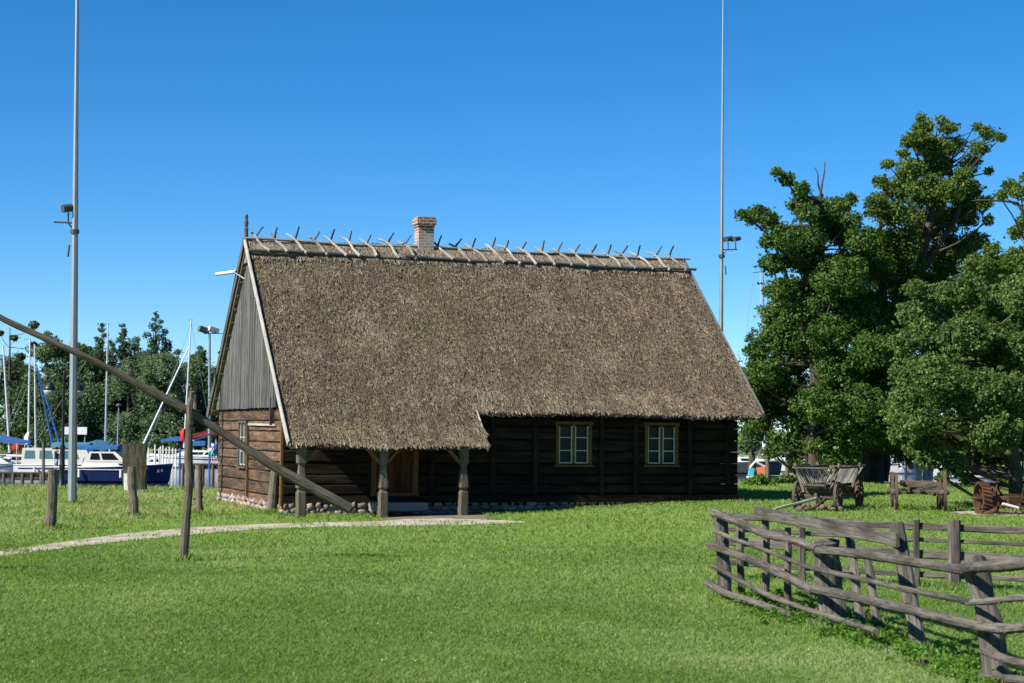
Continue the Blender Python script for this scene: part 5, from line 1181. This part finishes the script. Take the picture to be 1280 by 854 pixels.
mb = MB(); vs9 = [T9(1026, 581, -1), T9(1058, 582, -1), T9(1056, 569, -.6), T9(1033, 567, -.6), T9(1026, 581, 1), T9(1058, 582, 1), T9(1056, 569, .6), T9(1033, 567, .6)]
mb.add(vs9, [(0, 1, 2, 3), (4, 7, 6, 5), (0, 3, 7, 4), (1, 5, 6, 2), (3, 2, 6, 7), (0, 4, 5, 1)]); mb.build('tarpaulin', M['lbluecloth'], W9)
mb = MB()
for dy in (-.9, .9): mb.tube([T9(1026, 580, dy), T9(1034, 553, dy)], .06, 6)
mb.tube([T9(1034, 553, -.95), T9(1034, 553, .95)], .06, 6); mb.tube([T9(1020, 554, -.9), T9(1045, 552, -.9)], .05, 6); mb.tube([T9(1018, 566, -.95), T9(1034, 564, -.95)], .05, 6); mb.build('arch', M['white'], W9)
cabin(W9, -3.0, -.2, 2.0, 1.02, 1.9, 'white', (.2, .9), ((.15, .45), (.5, .8)), (.35, .8)); mb = MB(); mb.tube([T9(991, 590, -1), T9(990, 552, -1)], .05, 6); mb.build('flag_staff', M['white'], W9)
W10, p10 = boat('cruiser', 'white boat partly hidden between the tree trunk and the apple tree', 1115, 592, 6.0, 2.4, 1.0, 'white', 0, bowup=.2)
cabin(W10, -1.8, 1.6, 2.0, 1.02, 2.6, 'white', (.2, 1.2), ((.1, .4),), (.5, .85))
W11, p11 = boat('cruiser', 'white boat with blue tarpaulins and red sail bag seen under the apple tree', 1228, 598, 9.0, 2.6, .9, 'white', 0, bowup=.1)
T11 = lambda px, py, dy=0: Vector((AT(px, py, p11.y).x-p11.x, dy, AT(px, py, p11.y).z-WZ))
cabin(W11, -3.4, 2.6, 2.0, .92, 1.5, 'white', (.2, .8), ((.1, .3), (.4, .6), (.7, .9)), (.35, .8))
for (x0, x1, y0, y1, m_) in ((1214, 1226, 584, 596, 'bluecloth'), (1229, 1240, 588, 596, 'bluecloth'), (1252, 1258, 590, 598, 'bluecloth')):
    mb = MB(); a = T11(x0, y1, -1.1); b = T11(x1, y0, -1.1); mb.loft([(a.x, -.9, (a.z+b.z)/2), ((a.x+b.x)/2, -.95, (a.z+b.z)/2+.1), (b.x, -.9, (a.z+b.z)/2)], [[(-.3, -.25), (.3, -.25), (.25, .2), (-.25, .25)]]*3, (0, 0, 1)); mb.build('tarpaulin', M[m_], W11)
mb = MB(); mb.log([T11(1258, 584, -1), T11(1262, 592, -1), T11(1270, 594, -1)], .18, .3, 6, 8, .2, .05); mb.build('sail_bag', M['redbright'], W11)
# beach gear right of the cottage: sun shelter
b = G(948, 600); b = Vector((b.x+0, 78.5, .3)); Ys = 74.0; b = AT(945, 598, Ys); t = thing('market_shelter', 'small turquoise and red covered stand by the quay right of the cottage', 'stand', b, 0, None, True)
mb = MB(); mb.loft([AT(938, 595, Ys), AT(940, 585, Ys)], [[(-.1, -.14), (.1, -.14), (.1, .14), (-.1, .14)]]*2, (0, 1, 0)); mb.build('turquoise_cloth', M['turq'], t)
mb = MB(); mb.loft([AT(946, 590, Ys), AT(956, 589, Ys)], [[(-.2, -.12), (.2, -.12), (.15, .18), (-.15, .18)]]*2, (0, 0, 1)); mb.build('red_cloth', M['orange'], t)
mb = MB(); mb.tube([AT(938, 584, Ys), AT(944, 577, Ys), AT(961, 586, Ys)], .05, 6); mb.tube([AT(961, 597.5, Ys), AT(961, 586, Ys)], .03, 6); mb.tube([AT(937.5, 597.5, Ys), AT(938, 584, Ys)], .03, 6); mb.build('frame', M['alu'], t)
mb = MB(); mb.beam(AT(936, 596.5, Ys), AT(1000, 595, Ys+.6), .5, .08); mb.build('bench_board', M['white_old'], t)
# life jacket on a stand plus white barrels
Yl = 76.5; b = AT(1133, 598, Yl); b.z = float(terr(b.x, b.y)); t = thing('life_jacket_stand', 'orange life jackets hanging on a thin pole left of the apple tree', 'life jacket', b, 0, None, True)
mb = MB(); mb.tube([b, AT(1133, 570, Yl)], .04, 6); mb.tube([AT(1130, 572, Yl), AT(1141, 572, Yl)], .03, 6); mb.build('pole', M['alu'], t)
mb = MB(); mb.log([AT(1137, 572, Yl-.1), AT(1136, 578, Yl-.12), AT(1139, 587, Yl-.1)], .16, .12, 8, 8, .2, .03); mb.build('life_jacket', M['orange'], t)
for (x, w_, m_) in ((1148, 5, 'white'), (1157, 4, 'white_old'), (1163, 4, 'white_old')):
    p = AT(x, 597, Yl); p.z = float(terr(p.x, p.y)); r = w_*PPM(Yl)*.9; mb = MB(); mb.lathe([(r*.8, 0), (r, .05), (r, .6), (r*.85, .72), (r*.3, .76), (r*.3, .82)], p, 14); tag(mb.build('barrel', M[m_], None, p), {1148: 'large white plastic barrel left of the apple tree', 1157: 'cream plastic barrel in the middle of the three by the quay', 1163: 'cream plastic barrel nearest the apple tree leaves'}[x], 'barrel', 'plastic barrels by the quay')

# ================================================================= PEOPLE
def person(label, foot, Hh, facing, shirt, shorts, hairm='hair', arms='fold', shortlen=.52):
    k = Hh/1.75; t = thing('person', label, 'person', foot, facing)
    J = {'pel': (0, 0, .95), 'wa': (0, .0, 1.1), 'ch': (0, -.01, 1.32), 'nk': (0, 0, 1.48), 'hd': (0, .015, 1.58), 'tp': (0, .02, 1.70)}
    V_ = [J[n] for n in ('pel', 'wa', 'ch', 'nk', 'hd', 'tp')]; E_ = [(0, 1), (1, 2), (2, 3), (3, 4), (4, 5)]; Rr = [.15, .13, .155, .055, .088, .07]
    def chain(root, pts, rs):
        i = root
        for p, r in zip(pts, rs): V_.append(p); Rr.append(r); E_.append((i, len(V_)-1)); i = len(V_)-1
    for s_ in (-1, 1):
        chain(0, [(s_*.1, 0, .86), (s_*.11, .01, .5), (s_*.12, -.02, .1), (s_*.12, .02, .035), (s_*.13, .15, .03)], [.1, .065, .042, .045, .035])
        if arms == 'fold': chain(2, [(s_*.19, -.0, 1.4), (s_*.26, .02, 1.12), (s_*.08, .22, 1.18), (-s_*.04, .24, 1.2)], [.06, .045, .035, .035])
        elif arms == 'head' and s_ > 0: chain(2, [(s_*.19, 0, 1.4), (s_*.34, .12, 1.25), (s_*.2, .17, 1.5), (s_*.12, .15, 1.56)], [.06, .045, .035, .035])
        else: chain(2, [(s_*.19, 0, 1.4), (s_*.25, -.02, 1.12), (s_*.25, .08, .88), (s_*.25, .1, .8)], [.06, .045, .035, .038])
    me = bpy.data.meshes.new('body'); me.from_pydata([tuple(c*k for c in p) for p in V_], E_, []); o = fin('body', me, M['skin'], t, Vector((0, 0, 0)))
    md = o.modifiers.new('skin', 'SKIN'); 
    for i, r in enumerate(Rr): me.skin_vertices[0].data[i].radius = (r*k, r*k*.85)
    me.skin_vertices[0].data[0].use_root = True
    ss = o.modifiers.new('sub', 'SUBSURF'); ss.levels = 1; ss.render_levels = 2
    def ring(rx, ry, n=12): return [(rx*math.cos(2*PI*j/n)*k, ry*math.sin(2*PI*j/n)*k) for j in range(n)]
    mb = MB(); mb.loft([(0, 0, z*k) for z in (.9, 1.0, 1.12, 1.3, 1.41, 1.46)], [ring(.185, .14), ring(.18, .135), ring(.165, .125), ring(.2, .145), ring(.2, .12), ring(.09, .08)], (0, 1, 0))
    for s_ in (-1, 1): mb.tube([(s_*.16*k, 0, 1.41*k), (s_*.25*k, .01*k, 1.2*k)], [.08*k, .07*k], 10)
    mb.build('shirt', M[shirt], t, smooth_=True)
    mb = MB(); mb.loft([(0, 0, z*k) for z in (.82, .9, .98)], [ring(.19, .14), ring(.19, .14), ring(.17, .13)], (0, 1, 0))
    for s_ in (-1, 1): mb.tube([(s_*.1*k, 0, .88*k), (s_*.115*k, .005*k, shortlen*k)], [.11*k, .1*k], 10)
    mb.build('shorts', M[shorts], t, smooth_=True)
    mb = MB(); mb.blob((0, -.015*k, 1.66*k), .1*k, .115*k, .1*k, .05, n=10, m=7); mb.build('hair', M[hairm], t, smooth_=True); return t
pp = AT(70, 591.5, PD); person('person in a black top and pale denim shorts standing on the left jetty', (pp.x, PD, PZ+.03), 1.72, math.radians(-60), 'blackcloth', 'denim', 'hair', 'head')
pp = AT(264, 580, PD2); person('person in a white top and turquoise shorts left of the gable wall', (pp.x, PD2-.2, PZ2+.03), 1.66, math.radians(150), 'whitecloth', 'turq', 'hair', 'down')
pp = AT(269, 580, PD2); person('person in a blue shirt standing right beside the one in turquoise shorts', (pp.x, PD2+.3, PZ2+.03), 1.72, math.radians(200), 'bluecotton', 'turq', 'hair', 'down')

# ================================================================= GRASS
def blades(n, y0, y1, hgt, wid, crf, mask=None, lean=.35, margin=1.15, pw=1.0, jitterz=0):
    """blades scattered over the lawn wedge in front of the camera, denser nearby"""
    # depth distributed so that the screen is evenly covered
    r = rng.uniform(0, 1, n); inv = 1/y0+(1/y1-1/y0)*r**pw; y = 1/inv
    x = rng.uniform(-1, 1, n)*(y*.29*margin+1.5)
    onp = inpoly(x, y, PATHPOLY); m = (~onp | (rng.uniform(0, 1, n) < np.clip(.12+.7*gs_(NG, x*1.7, y*1.0), .04, .6))) & ~inpoly(x, y, SANDPOLY) & ~inpoly(x, y, HOUSEPOLY) & (y < shore_y(x)-.05)
    if mask is not None: m &= mask(x, y)
    x, y = x[m], y[m]; n = len(x); z = terr(x, y)
    h = hgt(x, y)*rng.uniform(.5, 1.4, n); w_ = wid(y)*rng.uniform(.7, 1.3, n)
    a = rng.uniform(0, 2*PI, n); L_ = rng.normal(0, lean, (n, 2))*h[:, None]
    B = np.stack([x, y, z], 1); Sx = np.stack([np.cos(a), np.sin(a), a*0], 1)*w_[:, None]*.5
    M_ = B+np.stack([L_[:, 0]*.35, L_[:, 1]*.35, h*.6], 1); T_ = B+np.stack([L_[:, 0], L_[:, 1], h], 1)
    B = B-np.array([0, 0, .015])
    # kite: base, mid-left, tip, mid-right
    Q = np.stack([B-Sx*.5, M_-Sx, T_, M_+Sx], 1)
    return Q, crf(x, y, n)
HOUSEPOLY = np.array([tuple(HP(u, v).xy) for u, v in ((-.02, -.02), (L+.02, -.02), (L+.02, W+.02), (-.02, W+.02))])
BARE = np.array([(p.x, p.y) for p in (G(484, 642), G(600, 641), G(610, 650), G(484, 652))])
def nz(x, y, s, o=0): return np.array([noise.noise(Vector((a*s, b*s, o))) for a, b in zip(x, y)])
# cheap smooth noise on a grid
gx_ = np.linspace(-60, 60, 481); gy_ = np.linspace(10, 110, 401)
def mkgrid(s, o): return np.array([[noise.fractal(Vector((a*s, b*s, o)), 1, 2, 3) for a in gx_] for b in gy_])
NG = mkgrid(.55, 2.0); NG2 = mkgrid(.16, 9.0)
def gs_(Gd, x, y):
    i = np.clip(((x+60)/.25).astype(int), 0, 480); j = np.clip(((y-10)/.25).astype(int), 0, 400); return Gd[j, i]
# dry rough strip between the path and the shore at the left
RA = [G(-80, 676), G(0, 672), G(90, 662), G(170, 653), G(260, 647), G(300, 640), G(330, 632), G(272, 628), G(262, 610)]
ROUGH = np.array([(p.x, p.y) for p in RA]+[(-18, 66), (-40, 66)])
def crf(x, y, n):
    c = .33+.26*gs_(NG, x, y)+.34*gs_(NG2, x, y)+rng.normal(0, .14, n)
    c = np.clip(c, 0, .78); dry = rng.uniform(0, 1, n) < .02+.03*(gs_(NG, x, y) > .3); c[dry] = rng.uniform(.78, 1, dry.sum())
    ro = inpoly(x, y, ROUGH) & (rng.uniform(0, 1, n) < np.clip(.52+.9*gs_(NG, x, y), .1, .9)); c[ro] = np.clip(rng.normal(.82, .12, ro.sum()), .4, 1); return c
hg = lambda x, y: (.026+.02*np.clip(gs_(NG, x, y)+.4, 0, 1.2)+.0006*y)*np.where(inpoly(x, y, ROUGH), 1.7, 1)
wd = lambda y: .0035+.0004*y
Qa = [blades(640000, 12.2, 82, hg, wd, crf, pw=1.0, lean=.75, mask=lambda x, y: ~inpoly(x, y, BARE)), blades(330000, 12.2, 34, hg, wd, crf, lean=.8)]
# taller tufts along walls and posts
def ring_tuft(pts, n, r, h):
    X_, Y_ = [], []
    for (cx, cy) in pts: X_.append(rng.normal(cx, r, n)); Y_.append(rng.normal(cy, r, n))
    x = np.concatenate(X_); y = np.concatenate(Y_); m = ~inpoly(x, y, HOUSEPOLY); x, y = x[m], y[m]; n_ = len(x)
    hh = h*rng.uniform(.4, 1.2, n_); a = rng.uniform(0, 2*PI, n_); w_ = wd(y)*1.2; L_ = rng.normal(0, .3, (n_, 2))*hh[:, None]
    B = np.stack([x, y, terr(x, y)-.01], 1); Sx = np.stack([np.cos(a), np.sin(a), a*0], 1)*w_[:, None]*.5
    M_ = B+np.stack([L_[:, 0]*.35, L_[:, 1]*.35, hh*.6], 1); T_ = B+np.stack([L_[:, 0], L_[:, 1], hh], 1)
    return np.stack([B-Sx*.5, M_-Sx, T_, M_+Sx], 1), np.clip(rng.normal(.35, .2, n_), 0, .8)
tp = [tuple(G(*q).xy) for q in ((231, 703), (64, 662), (167, 648), (251, 645), (340, 643), (90, 631), (907, 753), (1040, 790), (1251, 866), (1078, 782), (1102, 803), (1153, 822), (960, 758), (986, 766), (1193, 740))]
Qa.append(ring_tuft(tp, 260, .16, .16))
wl = [tuple(HP(u, -.12).xy) for u in np.arange(.1, 2.3, .18)]+[tuple(HP(u, -.1).xy) for u in np.arange(4.3, L, .2)]+[tuple(HP(-.12, v).xy) for v in np.arange(0, W, .18)]
Qa.append(ring_tuft(wl, 40, .1, .08))
sh_ = [(x, float(shore_y(x))-.3) for x in np.arange(-24, 26, .35)]; Qa.append(ring_tuft(sh_, 30, .25, .1))
Pg = np.concatenate([q[0] for q in Qa]); Cg = np.concatenate([q[1] for q in Qa]); tag(quads('grass', Pg, Cg, M['grass']), kind='stuff')
# broad leaved weeds along the near fence
wc, wr = [], []
for k in range(190):
    s_ = random.random()
    if s_ < .42: q = F1.lerp(F2, random.random()**.7)
    else: q = F2.lerp(F3, random.random()**1.1)
    off = random.gauss(.35, .42)
    if random.random() < .25: off = random.gauss(-.25, .15)
    p = q+Vector((off*.5, off, 0)); wc.append((p.x, p.y, random.uniform(.02, .16)*(1 if off > -.3 else .6))); wr.append(random.uniform(.04, .11))
P, Cc = leafcloud(wc, wr, 9500, .042, .6, .9, .6, 5, .6); tag(quads('weeds', P, Cc, M['leaf_weed']), kind='stuff')
# small daisies and dandelions in the lawn
fx = rng.uniform(-1, 1, 110); fy = 1/rng.uniform(1/45, 1/13, 110); fx = fx*fy*.3; z = terr(fx, fy)+.05
s_ = .007+.0001*fy; P = np.stack([np.stack([fx-s_, fy, z], 1), np.stack([fx, fy-s_, z+.004], 1), np.stack([fx+s_, fy, z], 1), np.stack([fx, fy+s_, z+.008], 1)], 1)
t_ = crmat('daisy_petals', [(0, (.75, .75, .70)), (.8, (.75, .75, .7)), (.82, (.75, .6, .08)), (1, (.75, .6, .08))], .7, 5, 0, 0); tag(quads('daisies', P, rng.uniform(0, 1, 110), t_), kind='stuff')
